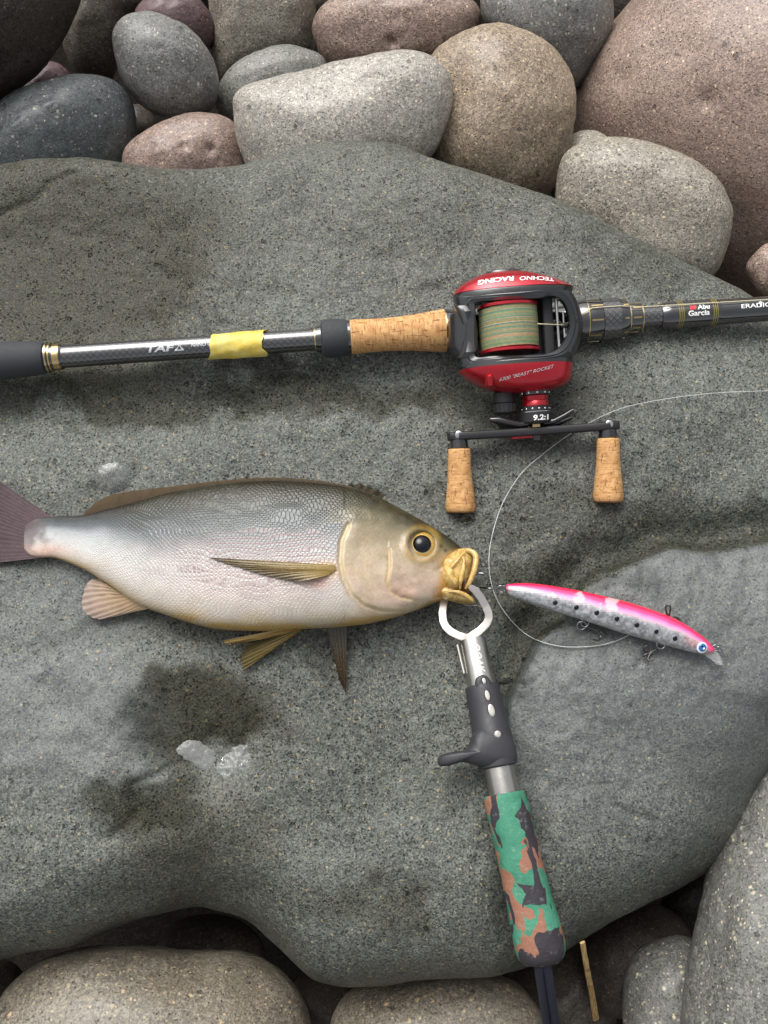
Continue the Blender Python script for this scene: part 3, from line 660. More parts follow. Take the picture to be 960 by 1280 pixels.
pf = lambda x, y, u, v: np.vectorize(lambda a, b: fish_top(a, b)[2])(x, y) + 0.0012 + 0.0022 * np.sin(v * np.pi) * (0.6 + u)
fin('pectoral_fin', [(419, 706), (420, 711), (412, 718)], [(261, 697), (292, 707), (330, 719), (368, 727)], pf, fin_m, fish, (166, 138, 74), (118, 106, 82), 10, 34, .8, amp=0.0003, dark=.35)
# eye: gold iris dome and black pupil
def dome(name, c, n, r, h, mat, parent, seg=40, rings=14, flatr=0.0, col=None):
    n = np.asarray(n, float) / np.linalg.norm(n); u = np.cross([0, 1, 0], n); u /= np.linalg.norm(u); w = np.cross(n, u)
    V = [np.asarray(c) + n * h]; 
    th = np.linspace(0, 2 * np.pi, seg, endpoint=False)
    for i in range(1, rings + 1):
        a = i / rings * np.pi / 2
        V += list(c + r * np.sin(a) * (np.cos(th)[:, None] * u + np.sin(th)[:, None] * w) + n * h * np.cos(a))
    F = [(0, 1 + j, 1 + (j + 1) % seg) for j in range(seg)] + [tuple(1 + q for q in f) for f in [g[::-1] for g in grid_faces(rings, seg, True)]]
    F = F[:seg] + [(f[3], f[2], f[1], f[0])[::-1] for f in F[seg:]]
    return build(name, V, F, mat, parent, None)
iris_m = plain('iris_gold', (206, 168, 84), 0.2, 0.35, 0.35, 260, coat=0.8)
ring_m = plain('eye_white', (214, 200, 176), 0.2, 0.1, 0.15, 260, coat=0.8)
pupil_m = plain('pupil_black', (7, 9, 15), 0.05, 0.0, 0.1, 300)
ec = fish_top(527, 681, -0.0012)
en = np.array([0.12, 0.08, 1.0])
eye = dome('eye', ec, en, 17.5 * FS, 0.0042, iris_m, fish)
dome('eye_ring', ec + np.array([0, 0, 0.0008]) - np.array([0, .0002, 0]), en, 14.6 * FS, 0.0039, ring_m, eye)
dome('pupil', ec + np.array([0.0001, -0.0002, 0.0022]), en, 12.0 * FS, 0.0036, pupil_m, eye)
# mouth: lips and jaw folds
def pillow(name, outline, zc, thick, mat, parent, sub=4, rough=0.0, n=None, up_tilt=0.0, fold=None, **kw):
    """rounded lump of the given plan outline, lying at height zc (metres), half thickness in metres"""
    ol = smooth_curve(np.array(outline, float), 160, True)
    w = P(ol[:, 0], ol[:, 1], zc); c = w.mean(0); d = w - c
    th = np.arctan2(d[:, 1], d[:, 0]); rr = np.hypot(d[:, 0], d[:, 1]); o = np.argsort(th); th, rr = th[o], rr[o]
    D, F = ICO[sub]; A = np.arctan2(D[:, 1], D[:, 0]); rho = np.hypot(D[:, 0], D[:, 1])
    Rr = np.interp(A, np.r_[th - 2 * np.pi, th, th + 2 * np.pi], np.r_[rr, rr, rr])
    V = np.stack([c[0] + rho * Rr * np.cos(A), c[1] + rho * Rr * np.sin(A), c[2] + thick * np.sign(D[:, 2]) * np.abs(D[:, 2]) ** 0.8], 1)
    if rough: V += D * (rough * fbm(D * 2.2 + len(outline), 3, 3))[:, None]
    if fold is not None: V[:, 2] += fold(*proj(V)) * (D[:, 2] > -0.3)
    return build(name, V, F, mat, parent, None, **kw)
t = NT('mouth_skin'); n1 = t.noise(t.obj(), 160, 4, .6, 1.0); n2 = t.noise(t.obj(), 480, 3)
cc = t.mix(t.ss(n1, .36, .62), c4((160, 124, 64)), c4((202, 170, 100))); cc = t.mix(t.ss(n2, .5, .72, 0, .6), cc, c4((206, 184, 122)))
mouth_m = t.set(color=cc, rough=.28, coat=.4, coatr=.15, normal=t.bump(n1, .35, .0009)); 
t = NT('mouth_inside'); t.set(color=t.mix(t.noise(t.obj(), 200), c4((60, 40, 24)), c4((110, 74, 42))), rough=.3); inside_m = t.m
zm = FF + 0.017
def folds(lines, dp, wd):
    def f(px, py):
        o = np.zeros(px.shape)
        for ln in lines:
            d, _ = seg_dist(px, py, ln); o += dp * np.exp(-(d / wd) ** 2)
        return o
    return f
pillow('upper_jaw', [(550, 708), (560, 695), (574, 687), (588, 690), (592, 700), (590, 716), (584, 732), (574, 737), (560, 732)], zm - .0005, 0.0105, mouth_m, fish, 6, .0002,
       fold=folds([[(560, 714), (580, 691)]], 0.0016, 2.4))
pillow('maxilla', [(551, 714), (557, 707), (564, 706), (571, 718), (576, 731), (571, 738), (561, 735), (553, 725)], zm + 0.0028, 0.0080, mouth_m, fish, 6, .0003, fold=folds([[(557, 711), (570, 734)]], 0.0010, 2.0))
pillow('lower_jaw', [(540, 738), (556, 733), (572, 736), (583, 741), (592, 748), (593, 753), (584, 755), (570, 752), (554, 748)], zm - 0.003, 0.0088, mouth_m, fish, 6, .0003)
pillow('mouth_lining', [(572, 714), (586, 716), (590, 734), (588, 748), (578, 744), (570, 730)], zm - 0.002, 0.0094, inside_m, fish, 4)
for nm, pts, rr_ in (('upper_lip', [(572, 688, .004), (584, 688, .0075), (592, 691, .0085), (595, 698, .009), (593, 712, .0095), (588, 726, .0088), (582, 736, .006)], [1.5, 3.0, 3.6, 3.8, 3.6, 3.2, 2.0]),
                     ('lip_fold', [(576, 694, .0085), (580, 700, .0102), (579, 712, .0108), (576, 726, .0098), (575, 736, .007)], [1.2, 2.2, 2.6, 2.4, 1.4]),
                     ('lower_lip', [(560, 739, .006), (572, 740, .0068), (582, 744, .0062), (590, 750, .004), (593, 753, .000)], [1.4, 2.4, 2.8, 2.8, 1.8])):
    q = smooth_curve(np.array([P(x, y, zm + z) for x, y, z in pts]), 40)
    tube(nm, q, np.interp(np.linspace(0, 1, 40), np.linspace(0, 1, len(rr_)), rr_) * FS, mouth_m, fish, seg=18, sharp=None)

# ================================================================== rod
def ry(x): return 451.0 + (386.0 - 451.0) * np.asarray(x, float) / 960.0
RZ = float(np.max([SZ(x, float(ry(x)))[2] for x in range(0, 960, 40)])) + 0.0105
rod = thing('fishing_rod', P(300, float(ry(300)), RZ - 0.012), 'black fishing rod with cork grip and yellow tape lying across the boulder', 'fishing rod')
def rp(x, dy=0.0): return P(x, ry(x) + dy, np.full(np.shape(x), RZ))
RS = mpp(rp(480.0))
def rodpart(name, prof, mat, seg=40, sharp=35, parent=None):
    x = np.array([p[0] for p in prof], float); r = np.array([p[1] for p in prof], float)
    return tube(name, rp(x), r * RS, mat, parent or rod, seg=seg, sharp=sharp)
eva_m = plain('black_foam', (52, 54, 57), 0.75, 0, .2, 900, bump=.4)
gold_m = plain('gold_trim', (206, 180, 130), 0.25, 1.0, .12, 300)
gloss_m = plain('gloss_black', (16, 16, 18), 0.14, 0, .2, 200, coat=1.0, coatr=.05, coatior=1.9)
def carbon():
    t = NT('carbon_weave'); uv = t.uv(); s = t.n('SeparateXYZ'); t.l(uv, s.inputs[0])
    u = t.math('MULTIPLY', s.outputs[0], 480.0); v = t.math('MULTIPLY', s.outputs[1], 480.0)
    a = t.math('SINE', t.math('MULTIPLY', t.math('ADD', u, v), 3.1416)); b = t.math('SINE', t.math('MULTIPLY', t.math('SUBTRACT', u, v), 3.1416))
    m = t.math('MAXIMUM', t.ss(a, .55, .85), t.ss(b, .55, .85))
    c = t.mix(m, c4((58, 58, 60)), c4((12, 12, 13)))
    return t.set(color=c, rough=.32, metal=0.2, coat=1.0, coatr=.10, coatior=1.95, normal=t.bump(m, .5, .0006))
carbon_m = carbon()
def cork(name, kx=1.0):
    t = NT(name); uv = t.uv(); mp = t.n('Mapping'); t.l(uv, mp.inputs[0]); mp.inputs['Scale'].default_value = (1, .16, 1)
    mp2 = t.n('Mapping'); t.l(uv, mp2.inputs[0]); mp2.inputs['Scale'].default_value = (.28, 1, 1)
    rings = t.noise(mp.outputs[0], 900, 3, .6); n = t.noise(uv, 170, 4, .6); st = t.noise(mp2.outputs[0], 420, 3, .6, .4); spk = t.noise(uv, 1000, 3)
    c = t.mix(t.ss(n, .3, .7), c4((186, 138, 88)), c4((214, 170, 116)))
    c = t.mix(t.ss(rings, .50, .62, 0, .7), c, c4((150, 102, 60))); c = t.mix(t.ss(spk, .58, .72, 0, .4), c, c4((168, 120, 74)))
    k = t.ss(st, .605, .645); c = t.mix(t.math('MULTIPLY', k, .65), c, c4((100, 64, 38)))
    h = t.math('SUBTRACT', t.math('MULTIPLY', rings, .4), t.math('MULTIPLY', k, 1.0))
    return t.set(color=c, rough=.72, normal=t.bump(h, .6, .0008), spec=.3)
cork_m = cork('cork')
def tape():
    t = NT('yellow_masking_tape'); n = t.noise(t.obj(), 90, 4, .6); f = t.noise(t.obj(), 700, 3)
    mp = t.n('Mapping'); t.l(t.uv(), mp.inputs[0]); mp.inputs['Rotation'].default_value = (0, 0, .7); mp.inputs['Scale'].default_value = (1, .12, 1)
    s = t.noise(mp.outputs[0], 320, 3)
    c = t.mix(t.ss(n, .35, .65), c4((214, 186, 72)), c4((224, 208, 120))); c = t.mix(t.ss(s, .52, .7, 0, .4), c, c4((222, 190, 80)))
    return t.set(color=c, rough=.5, normal=t.bump(t.math('ADD', s, t.math('MULTIPLY', f, .4)), .5, .0008))
tape_m = tape()
rodpart('butt_grip', [(-190, 25), (-100, 25), (0, 23.6), (40, 21.6), (52, 20.6), (57, 18.5), (58.5, 16)], eva_m, 48)
rodpart('winding_check', [(57.5, 17.5), (59, 18.5), (63, 18), (64, 16.5), (78, 15.6), (80, 14.4), (82, 13.5)], gloss_m)
for x0, x1, r in ((60, 61.6, 19), (64, 65.8, 18.2), (69, 77, 16.6)):
    rodpart('gold_ring', [(x0, r - 2), (x0, r), (x1, r - .3), (x1, r - 2)], gold_m)
rodpart('blank', [(78, 14.3), (240, 13.8), (404, 13.8), (700, 14), (830, 13), (1250, 12)], carbon_m, 48)
def tape_mesh():
    x = np.linspace(263, 332, 26); th = np.linspace(0, 2 * np.pi, 49)
    V = []; 
    for i, a in enumerate(x):
        for j, b in enumerate(th):
            xx = a
            if i == 0: xx += 4 * np.sin(b + .6) + 2.0 * np.sin(3 * b)
            if i == 25: xx += 3.2 * np.sin(b * 2 + 1) + 2.2 * np.sin(5 * b)
            r = 15.0 + 0.55 * (xx > 290 + 9 * np.sin(b)) + .5 * (xx > 306 + 16 * np.sin(b + 1.2)) + .35 * math.sin(7 * b + i * .3) + .03 * j
            c = rp(np.float64(xx)); V.append(c + RS * r * np.array([0, math.cos(b), math.sin(b)]))
    V = np.array(V); n = len(V); F = grid_faces(26, 49)
    return build('yellow_tape', V, F, tape_m, rod, 50, uv=np.c_[np.repeat(x, 49) * RS, np.tile(th, 26) * .008])
tape_mesh()
rodpart('gold_ring', [(393.5, 12), (393.5, 15), (395, 15), (395, 12)], gold_m)
rodpart('collar', [(395, 12), (395, 16), (402, 17.5), (404, 16)], gloss_m)
rodpart('fore_grip', [(401.5, 14), (402, 19), (404, 22.5), (408, 24), (416, 24.2), (426, 23.2), (434, 22), (436.5, 20.5), (437, 16)], eva_m, 48)
rodpart('collar', [(434, 18), (434, 21.3), (439, 21), (439, 18)], gloss_m)
rodpart('cork_grip', [(438, 19), (438.5, 21.2), (446, 21.2), (460, 20.6), (480, 20.4), (500, 21), (520, 22.6), (540, 25), (554, 26.6), (556, 26.4), (556.5, 22)], cork_m, 56)
rodpart('gold_ring', [(556, 22), (556, 26.6), (557.5, 26.6), (557.5, 22)], gold_m)
rodpart('reel_seat', [(557, 22), (557.2, 26.2), (562, 26), (575, 24), (600, 20), (650, 19), (700, 21), (725, 26), (731, 26.4), (731, 20)], gloss_m, 48)
rodpart('gold_ring', [(731, 20), (731, 26.8), (732.0, 26.8), (732.0, 20)], gold_m)
rodpart('locking_nut', [(732, 20), (732.5, 26.2), (750, 26), (751, 25.4), (771, 25.2), (774, 24.8), (780, 23.6), (783, 22), (784, 15)], gloss_m, 48)
rodpart('carbon_band', [(750, 22), (750, 26.6), (771, 26), (771, 22)], carbon_m, 48)
rodpart('gold_ring', [(783.5, 15), (783.5, 19), (785, 19), (785, 15)], gold_m)
rodpart('hood_ring', [(785, 13), (785, 17.8), (800, 17.4), (800, 13)], gloss_m, 48)
rodpart('gold_ring', [(799.5, 13), (799.5, 18), (800.6, 18), (800.6, 13)], gold_m)
rodpart('thread_wrap', [(824, 12), (825, 14.5), (829, 16.4), (836, 17), (888, 17.2), (892, 16.6), (895, 15.8), (900, 15.6), (960, 15.4), (1250, 14.5)], gloss_m, 48)
thread_m = plain('yellow_thread', (136, 124, 60), .35, .2, .3, 700)
for x in (844.5, 847, 849.5, 886.5, 889, 891.5):
    r = 17.1 if x < 880 else (17.25 if x < 890 else 16.9)
    rodpart('thread_band', [(x - .55, r - 1), (x - .5, r + .25), (x + .5, r + .25), (x + .55, r - 1)], thread_m)
def rod_inlay(x0, x1, phi, r, wd=1.0):
    """thin gold bar let into the nut at angle phi (0 = facing the sky)"""
    q = []
    for x in (x0, x1):
        for a in (phi - wd / r, phi + wd / r):
            for rr_ in (r - 1.5, r + .35):
                q.append(rp(np.float64(x)) + RS * rr_ * np.array([0, math.sin(a), math.cos(a)]))
    return build('gold_inlay', q, [(1, 3, 7, 5), (0, 4, 6, 2), (0, 1, 5, 4), (2, 6, 7, 3), (0, 2, 3, 1), (4, 5, 7, 6)], gold_m, rod, smooth=False)
for a in (-2.6, -1.9, -1.2, -.42, .33, 1.05, 1.8, 2.5):
    rod_inlay(735, 749, a, 26.1); rod_inlay(774.5, 781, a, 24.2, 1.0); rod_inlay(788, 798, a, 17.7, 1.0)
# lettering helper: flat print wrapped onto a surface given by mapper(u, v) in em units
def lettering(name, text, mapper, mat, parent, shear=0.0, bold=0.0, spacing=1.0):
    cu = bpy.data.curves.new('tmp', 'FONT'); cu.body = text; cu.size = 1; cu.shear = shear; cu.offset = bold; cu.space_character = spacing; cu.resolution_u = 3
    ob = bpy.data.objects.new('tmp', cu); COL.objects.link(ob)
    dg = bpy.context.evaluated_depsgraph_get(); me = bpy.data.meshes.new_from_object(ob.evaluated_get(dg))
    bm = bmesh.new(); bm.from_mesh(me); bmesh.ops.triangulate(bm, faces=bm.faces[:]); 
    for _ in range(2): bmesh.ops.subdivide_edges(bm, edges=[e for e in bm.edges if e.calc_length() > .22], cuts=1)
    bmesh.ops.triangulate(bm, faces=bm.faces[:])
    v = np.array([x.co[:2] for x in bm.verts]); bm.verts.index_update(); f = [tuple(q.index for q in x.verts) for x in bm.faces]; bm.free()
    bpy.data.objects.remove(ob); bpy.data.curves.remove(cu); bpy.data.meshes.remove(me)
    lo, hi = v.min(0), v.max(0); u = (v - lo) / (hi - lo)
    return build(name, mapper(u[:, 0], u[:, 1]), f, mat, parent, smooth=False)
white_m = plain('white_print', (232, 232, 230), .4, 0, .04, 100); silver_p = plain('silver_print', (196, 198, 200), .3, .3, .05, 100); red_p = plain('red_print', (214, 60, 70), .4, 0, .05, 100)
def on_rod(x0, x1, dy0, dy1, r):
    """print between px x0..x1, offsets dy0 (bottom) .. dy1 (top) px from the axis as seen from above"""
    def f(u, v):
        x = x0 + (x1 - x0) * u; y = dy0 + (dy1 - dy0) * v
        a = np.arcsin(np.clip(y / r, -.99, .99)); c = rp(x)
        c[:, 1] += RS * (r + .25) * np.sin(a); c[:, 2] += RS * (r + .25) * np.cos(a); return c
    return f
lettering('lettering', 'TAF', on_rod(186, 221, -8.0, -0.5, 14.1), silver_p, rod, .15, .03)
lettering('lettering', 'NANO C', on_rod(242, 266, -5.0, -0.5, 14.0), silver_p, rod, 0, .02)
def tri_mark():
    f = on_rod(221, 233, -8.2, 1.5, 14.1)
    o = np.array([(.5, 1), (0, 0), (1, 0), (.5, .62), (.26, .16), (.74, .16)])
    build('triangle_mark', f(o[:, 0], o[:, 1]), [(0, 1, 4, 3), (1, 2, 5, 4), (2, 0, 3, 5)], silver_p, rod, smooth=False)
tri_mark()
lettering('lettering', 'Abu', on_rod(866.5, 881.5, -2.6, 4.0, 17.3), white_m, rod, 0, .03)
lettering('lettering', 'Garcia', on_rod(855, 881.5, -9.6, -3.4, 17.3), white_m, rod, 0, .03)
def quad_mark(name, f, mat, n=5):
    g = np.linspace(0, 1, n); U, V_ = np.meshgrid(g, g, indexing='ij')
    U2 = U + .12 * (V_ - .5); build(name, f(U2.ravel(), V_.ravel()), grid_faces(n, n), mat, rod, smooth=False)
quad_mark('emblem', on_rod(857, 865, -2.2, 3.4, 17.3), red_p)
lettering('lettering', 'ERADICATOR', on_rod(921, 986, -4.2, 1.2, 15.6), white_m, rod, 0, .015)
def arrow():
    f = on_rod(942, 948, -4, 4.5, 15.6); o = np.array([(.5, 1.0), (0, .62), (.34, .62), (.34, .0), (.66, .0), (.66, .62), (1, .62)])
    build('arrow_mark', f(o[:, 0], o[:, 1]), [(0, 1, 6), (2, 3, 4, 5)], white_m, rod, smooth=False)
arrow()

# ================================================================== reel
BETA = R(17); AL = math.atan2(65, 960)
r0 = P(645, 420, RZ + 0.026); S = mpp(r0)
_ez = np.array([0, -math.sin(BETA), math.cos(BETA)]); _ey0 = np.array([0, math.cos(BETA), math.sin(BETA)])
EX = math.cos(AL) * RIGHT + math.sin(AL) * _ey0; EY = -math.sin(AL) * RIGHT + math.cos(AL) * _ey0; EZ = _ez
def L(x, y, z):
    x, y, z = np.broadcast_arrays(np.asarray(x, float), np.asarray(y, float), np.asarray(z, float))
    return r0 + S * (x[..., None] * EX + y[..., None] * EY + z[..., None] * EZ)
reel = thing('fishing_reel', L(0, 0, -50), 'red and black baitcasting reel with double cork handle mounted on the rod', 'fishing reel')
red_m = plain('red_anodised', (176, 22, 38), .32, .55, .12, 160, coat=.6, coatr=.15)
blk_m = plain('black_satin', (30, 31, 34), .30, .1, .2, 260, coat=.5, coatr=.2, coatior=1.8)
mat_m = plain('matte_black', (40, 40, 42), .5, .2, .2, 500)
steel_m = plain('polished_steel', (206, 206, 204), .2, 1.0, .06, 200)
def loft(name, st, mat, parent=reel, seg=64, ex=2.3, sharp=40):
    """st: (y, xl, xr, half z, centre z) stations along the spool axis"""
    a = np.array(st, float)
    return tube(name, L((a[:, 1] + a[:, 2]) / 2, a[:, 0], a[:, 4]), (a[:, 2] - a[:, 1]) / 2 * S, mat, parent, rb=a[:, 3] * S, up=EZ, seg=seg, ex=ex, sharp=sharp, axis=EY if a[-1, 0] > a[0, 0] else -EY)
ZB = -12
loft('side_frame', [(44, -70, 68, 34, ZB), (45, -74, 72, 40, ZB), (55, -75, 77, 41, ZB), (57, -74, 76, 40, ZB)], blk_m)
palm = [(55.5, -72, 76, 38, ZB), (57, -75, 77.5, 41, ZB), (62, -72, 69, 39, ZB), (67, -66.5, 58, 36, ZB), (72, -58, 46, 31, ZB), (77, -47, 31, 25, ZB), (80, -37, 18, 19, ZB), (81.6, -26, 6, 12, ZB)]
plate = loft('side_plate', palm, red_m)
loft('palm_cap', [(79, -34, 14, 18, ZB), (82.5, -32, 12, 17, ZB), (84.5, -26, 6, 12, ZB), (85, -18, -2, 4, ZB)], blk_m)
loft('side_frame', [(-38, -74, 70, 40, ZB), (-37, -75, 71, 41, ZB), (-28, -75, 71, 40, ZB), (-26, -72, 68, 34, ZB)], blk_m)
hand = [(-70.5, -12, 34, 18, ZB), (-69, -22, 42, 24, ZB), (-65, -35, 57, 31, ZB), (-60, -48, 65, 36, ZB), (-54, -57, 68, 38, ZB), (-47, -67, 69, 40, ZB), (-41, -73, 70, 41, ZB), (-37, -74.5, 70.5, 41, ZB), (-36, -72, 68, 38, ZB)]
plate2 = loft('side_plate', hand, red_m)
loft('plate_button', [(-62, -43, -34, 8, 14), (-61, -44, -33, 9, 14), (-50, -44, -33, 9, 16), (-49, -43, -34, 8, 16)], red_m, plate2)
def frame_ring():
    q = lambda z: [(a / 4.8 + 550, b / 4.8 + 325) for a, b in z]
    outer = q([(92, 222), (200, 210), (420, 198), (640, 172), (770, 188), (830, 260), (866, 380), (838, 500), (770, 580), (620, 612), (400, 632), (200, 645), (112, 642), (98, 575), (62, 540), (56, 430), (60, 335), (98, 300)])
    inner = q([(212, 268), (300, 262), (420, 256), (560, 250), (640, 232), (700, 244), (745, 290), (768, 385), (742, 470), (688, 540), (610, 570), (420, 578), (300, 582), (212, 584), (206, 520), (204, 440), (204, 380), (206, 300)])
    n = 160
    def loc(o, zf):
        o = np.array(o); dx = o[:, 0] - 645; dy = 420 - o[:, 1]
        return dx * math.cos(AL) + dy * math.sin(AL), -dx * math.sin(AL) + dy * math.cos(AL)
    ox, oy = loc(outer, 0); ix, iy = loc(inner, 0)
    O = smooth_curve(np.c_[ox, oy], 600, True); I = smooth_curve(np.c_[ix, iy], 600, True)
    c = np.array([5.0, 8.0]); A = np.linspace(-np.pi, np.pi, n, endpoint=False)
    def rad(C):
        d = C - c; th = np.arctan2(d[:, 1], d[:, 0]); r = np.hypot(d[:, 0], d[:, 1]); o = np.argsort(th)
        return np.interp(A, np.r_[th[o] - 2 * np.pi, th[o], th[o] + 2 * np.pi], np.r_[r[o], r[o], r[o]])
    ro, ri = rad(O), rad(I)
    rows = []
    for t_, dz in ((0, -12), (0, -2), (.06, 0), (.35, 2.2), (.42, 1.0), (.6, 2.0), (.93, 0), (1.0, -3), (1.0, -14)):
        r = ri + (ro - ri) * t_
        x = c[0] + r * np.cos(A); y = c[1] + r * np.sin(A)
        z = 27 - 25 * (np.abs(x - 0) / 78) ** 2.4 + dz
        rows.append(L(x, y - 0.05 * z, z))
    V = np.array(rows).reshape(-1, 3); m = len(rows)
    F = grid_faces(m, n, True) + [((m - 1) * n + j, (m - 1) * n + (j + 1) % n, (j + 1) % n, j) for j in range(n)]
    return build('frame', V, F, blk_m, reel, 32)
frame_ring()
loft('thumb_bar', [(-24, -76, -52, 8, 6), (-18, -72, -50, 10, 8), (8, -64, -48, 8, 4), (32, -72, -50, 10, 8), (40, -76, -52, 8, 6)], blk_m, seg=32, ex=3)
# spool with red flanges, packed with multicolour braid
spool = loft('spool', [(-20, -36, 20, 28, -4), (-20, -46, 30, 38, -4), (-16.5, -46, 30, 38, -4), (-16, -42, 26, 34, -4), (-15, -34, 18, 26, -4), (34, -34, 18, 26, -4), (35, -42, 26, 34, -4), (35.5, -46, 30, 38, -4), (39, -46, 30, 38, -4), (39, -36, 20, 28, -4)], red_m, ex=2.0, seg=72, sharp=30)
def braid():
    rng = np.random.RandomState(3); n, seg = 301, 72
    y = np.linspace(-15.5, 34.5, n); k = (y + 15.5) * 1.05
    r = 35.6 + .9 * np.sqrt(np.clip(1 - ((y - 9.5) / 25.5) ** 2, 0, 1)) + .32 * np.abs(np.sin(np.pi * k)) 
    th = np.linspace(0, 2 * np.pi, seg, endpoint=False)
    V = L((-8 + r[:, None] * np.cos(th)), y[:, None] + 0.9 * np.sin(th + 1)[None] * 1.0, (-4 + r[:, None] * np.sin(th))).reshape(-1, 3)
    pal = lin([(150, 162, 118), (176, 160, 112), (128, 158, 124), (84, 146, 138), (200, 158, 122), (160, 150, 110), (190, 148, 84), (120, 150, 108), (66, 130, 140), (196, 186, 140)])
    seq = rng.choice(len(pal), 80, p=[.2, .15, .17, .07, .12, .1, .05, .07, .03, .04]); 
    idx = (k[:, None] + th[None] / (2 * np.pi) * .9 + .7).astype(int)
    col = pal[seq[idx % 80]] * (0.75 + .35 * rng.rand(n, seg, 1)) * (.62 + .38 * np.abs(np.sin(np.pi * k)) ** .7)[:, None, None]
    return build('braided_line', V, grid_faces(n, seg, True), vcol_mat('braid', .6, 0), spool, None, col=col.reshape(-1, 3))
braid()
# level wind
def bar(name, a, b, r, mat, parent=reel, seg=20, rb=None, ex=2.0):
    return tube(name, np.array([L(*a), L(*b)]), r * S, mat, parent, rb=None if rb is None else rb * S, up=EZ, seg=seg, ex=ex)
bar('level_wind_housing', (41, -30, -4), (41, 46, -4), 7, mat_m, ex=4)
bar('level_wind_shaft', (52, -26, 4), (52, 46, 4), 1.9, steel_m)
bar('guide_pillar', (60.5, -10, 0), (60.5, 26, 0), 1.7, steel_m)
bar('line_guide', (56, 9, 2), (64, 9, 2), 3.2, mat_m, ex=3)
bar('cross_bar', (30, -30, -22), (30, 46, -22), 8, mat_m, ex=4)
# cast control knob, drag and handle shaft
HZ = -12
def ring(name, st, cx, cz, mat, parent=reel, seg=44, ex=2.0):
    return loft(name, [(y, cx - r, cx + r, r, cz) for y, r in st], mat, parent, seg, ex, 35)
kn = ring('cast_control_knob', [(-66, 9), (-69, 13.5), (-81, 14), (-81.6, 12.6), (-82.4, 14.6), (-93, 14.6), (-95, 13)], -18, HZ - 2, mat_m)
for k in range(18):
    a = k / 18 * 2 * np.pi; bar('grip_rib', (-18 + 14.5 * math.cos(a), -83, HZ - 2 + 14.5 * math.sin(a)), (-18 + 14.5 * math.cos(a), -92.5, HZ - 2 + 14.5 * math.sin(a)), .9, mat_m, kn, 6)
ring('shaft_collar', [(-68, 14), (-70, 18), (-74, 18), (-75, 15)], 21, HZ, blk_m)
for k in range(10):
    a = k / 10 * 2 * np.pi + .3; bar('collar_stud', (21 + 17.4 * math.cos(a), -71, HZ + 17.4 * math.sin(a)), (21 + 17.4 * math.cos(a), -73, HZ + 17.4 * math.sin(a)), 1.5, steel_m, reel, 8)
ring('drag_sleeve', [(-74, 15), (-75.5, 16.6), (-81, 15.6), (-82, 16.4), (-88, 16.8), (-89, 15)], 21, HZ, red_m)
dr = ring('drag_dial', [(-88, 16), (-89, 19), (-95, 19.2), (-95.2, 18.6), (-96, 18.6), (-96.2, 20.6), (-108, 20.6), (-110, 19), (-111, 12)], 20, HZ, mat_m)
ring('dial_line', [(-95.1, 18), (-95.2, 20), (-96.1, 20), (-96.2, 18)], 20, HZ, steel_m, dr)
for k in range(14):
    a = k / 14 * 2 * np.pi + .1; dome('dial_dot', L(20 + 19 * math.cos(a), -92, HZ + 19 * math.sin(a)), EX * math.cos(a) + EZ * math.sin(a), 1.5 * S, .8 * S, steel_m, dr, 10, 4)
def arm_pts(pts): return L(np.array([p[0] for p in pts]), np.array([p[1] for p in pts]), np.array([p[2] for p in pts]))
star = tube('star_drag', arm_pts([(8, -110, HZ + 4), (-4, -110, HZ + 6), (-16, -106.5, HZ + 8), (-30, -102.5, HZ + 9), (-39, -101.5, HZ + 9), (-40.5, -101.5, HZ + 9)]), np.array([4, 4.4, 5, 5.4, 3.6, 1]) * S, blk_m, reel, rb=np.array([7, 7, 8, 9, 6, 2]) * S, up=EZ, seg=20)
for pts in ([(30, -110, HZ + 4), (42, -108.5, HZ + 6), (54, -103, HZ + 8), (64, -97.5, HZ + 8), (66.5, -96.5, HZ + 8)], [(30, -112, HZ - 6), (44, -112, HZ - 8), (58, -108.5, HZ - 12), (66, -105.5, HZ - 14), (68, -105, HZ - 14)],
            [(12, -111, HZ - 8), (-2, -111, HZ - 18), (-16, -108, HZ - 26), (-24, -105, HZ - 30)], [(22, -111, HZ + 10), (24, -111, HZ + 18), (26, -108, HZ + 26), (27, -105, HZ + 30)][:0]):
    if pts: tube('star_arm', arm_pts(pts), np.linspace(4.4, 2.6, len(pts)) * S, blk_m, star, rb=np.linspace(6, 5, len(pts)) * S, up=EZ, seg=16)
ring('handle_nut', [(-109, 8), (-110, 9.4), (-116, 9.4), (-117, 8)], 19, HZ, gold_m, seg=6)
handle = tube('handle_arm', arm_pts([(-93, -119, HZ), (-90, -119, HZ), (-78, -119.3, HZ), (-60, -119.6, HZ), (17, -120, HZ), (95, -119.6, HZ), (110, -119.3, HZ), (122, -119, HZ), (125, -119, HZ)]), 5.4 * S, mat_m, reel,
              rb=np.array([4, 9, 13, 10.5, 13, 10.5, 13, 9, 4]) * S, up=EZ, seg=24, ex=5)
ring('handle_bolt', [(-122, 6), (-123, 8.5), (-131, 8), (-133, 5)], 19, HZ, blk_m, handle, 6)
loft('red_retainer', [(-124, -12, 26, 7, HZ - 2), (-124.3, -13, 27, 8, HZ - 2), (-127.6, -13, 27, 8, HZ - 2), (-128, -12, 26, 7, HZ - 2)], red_m, handle, 32, 4)
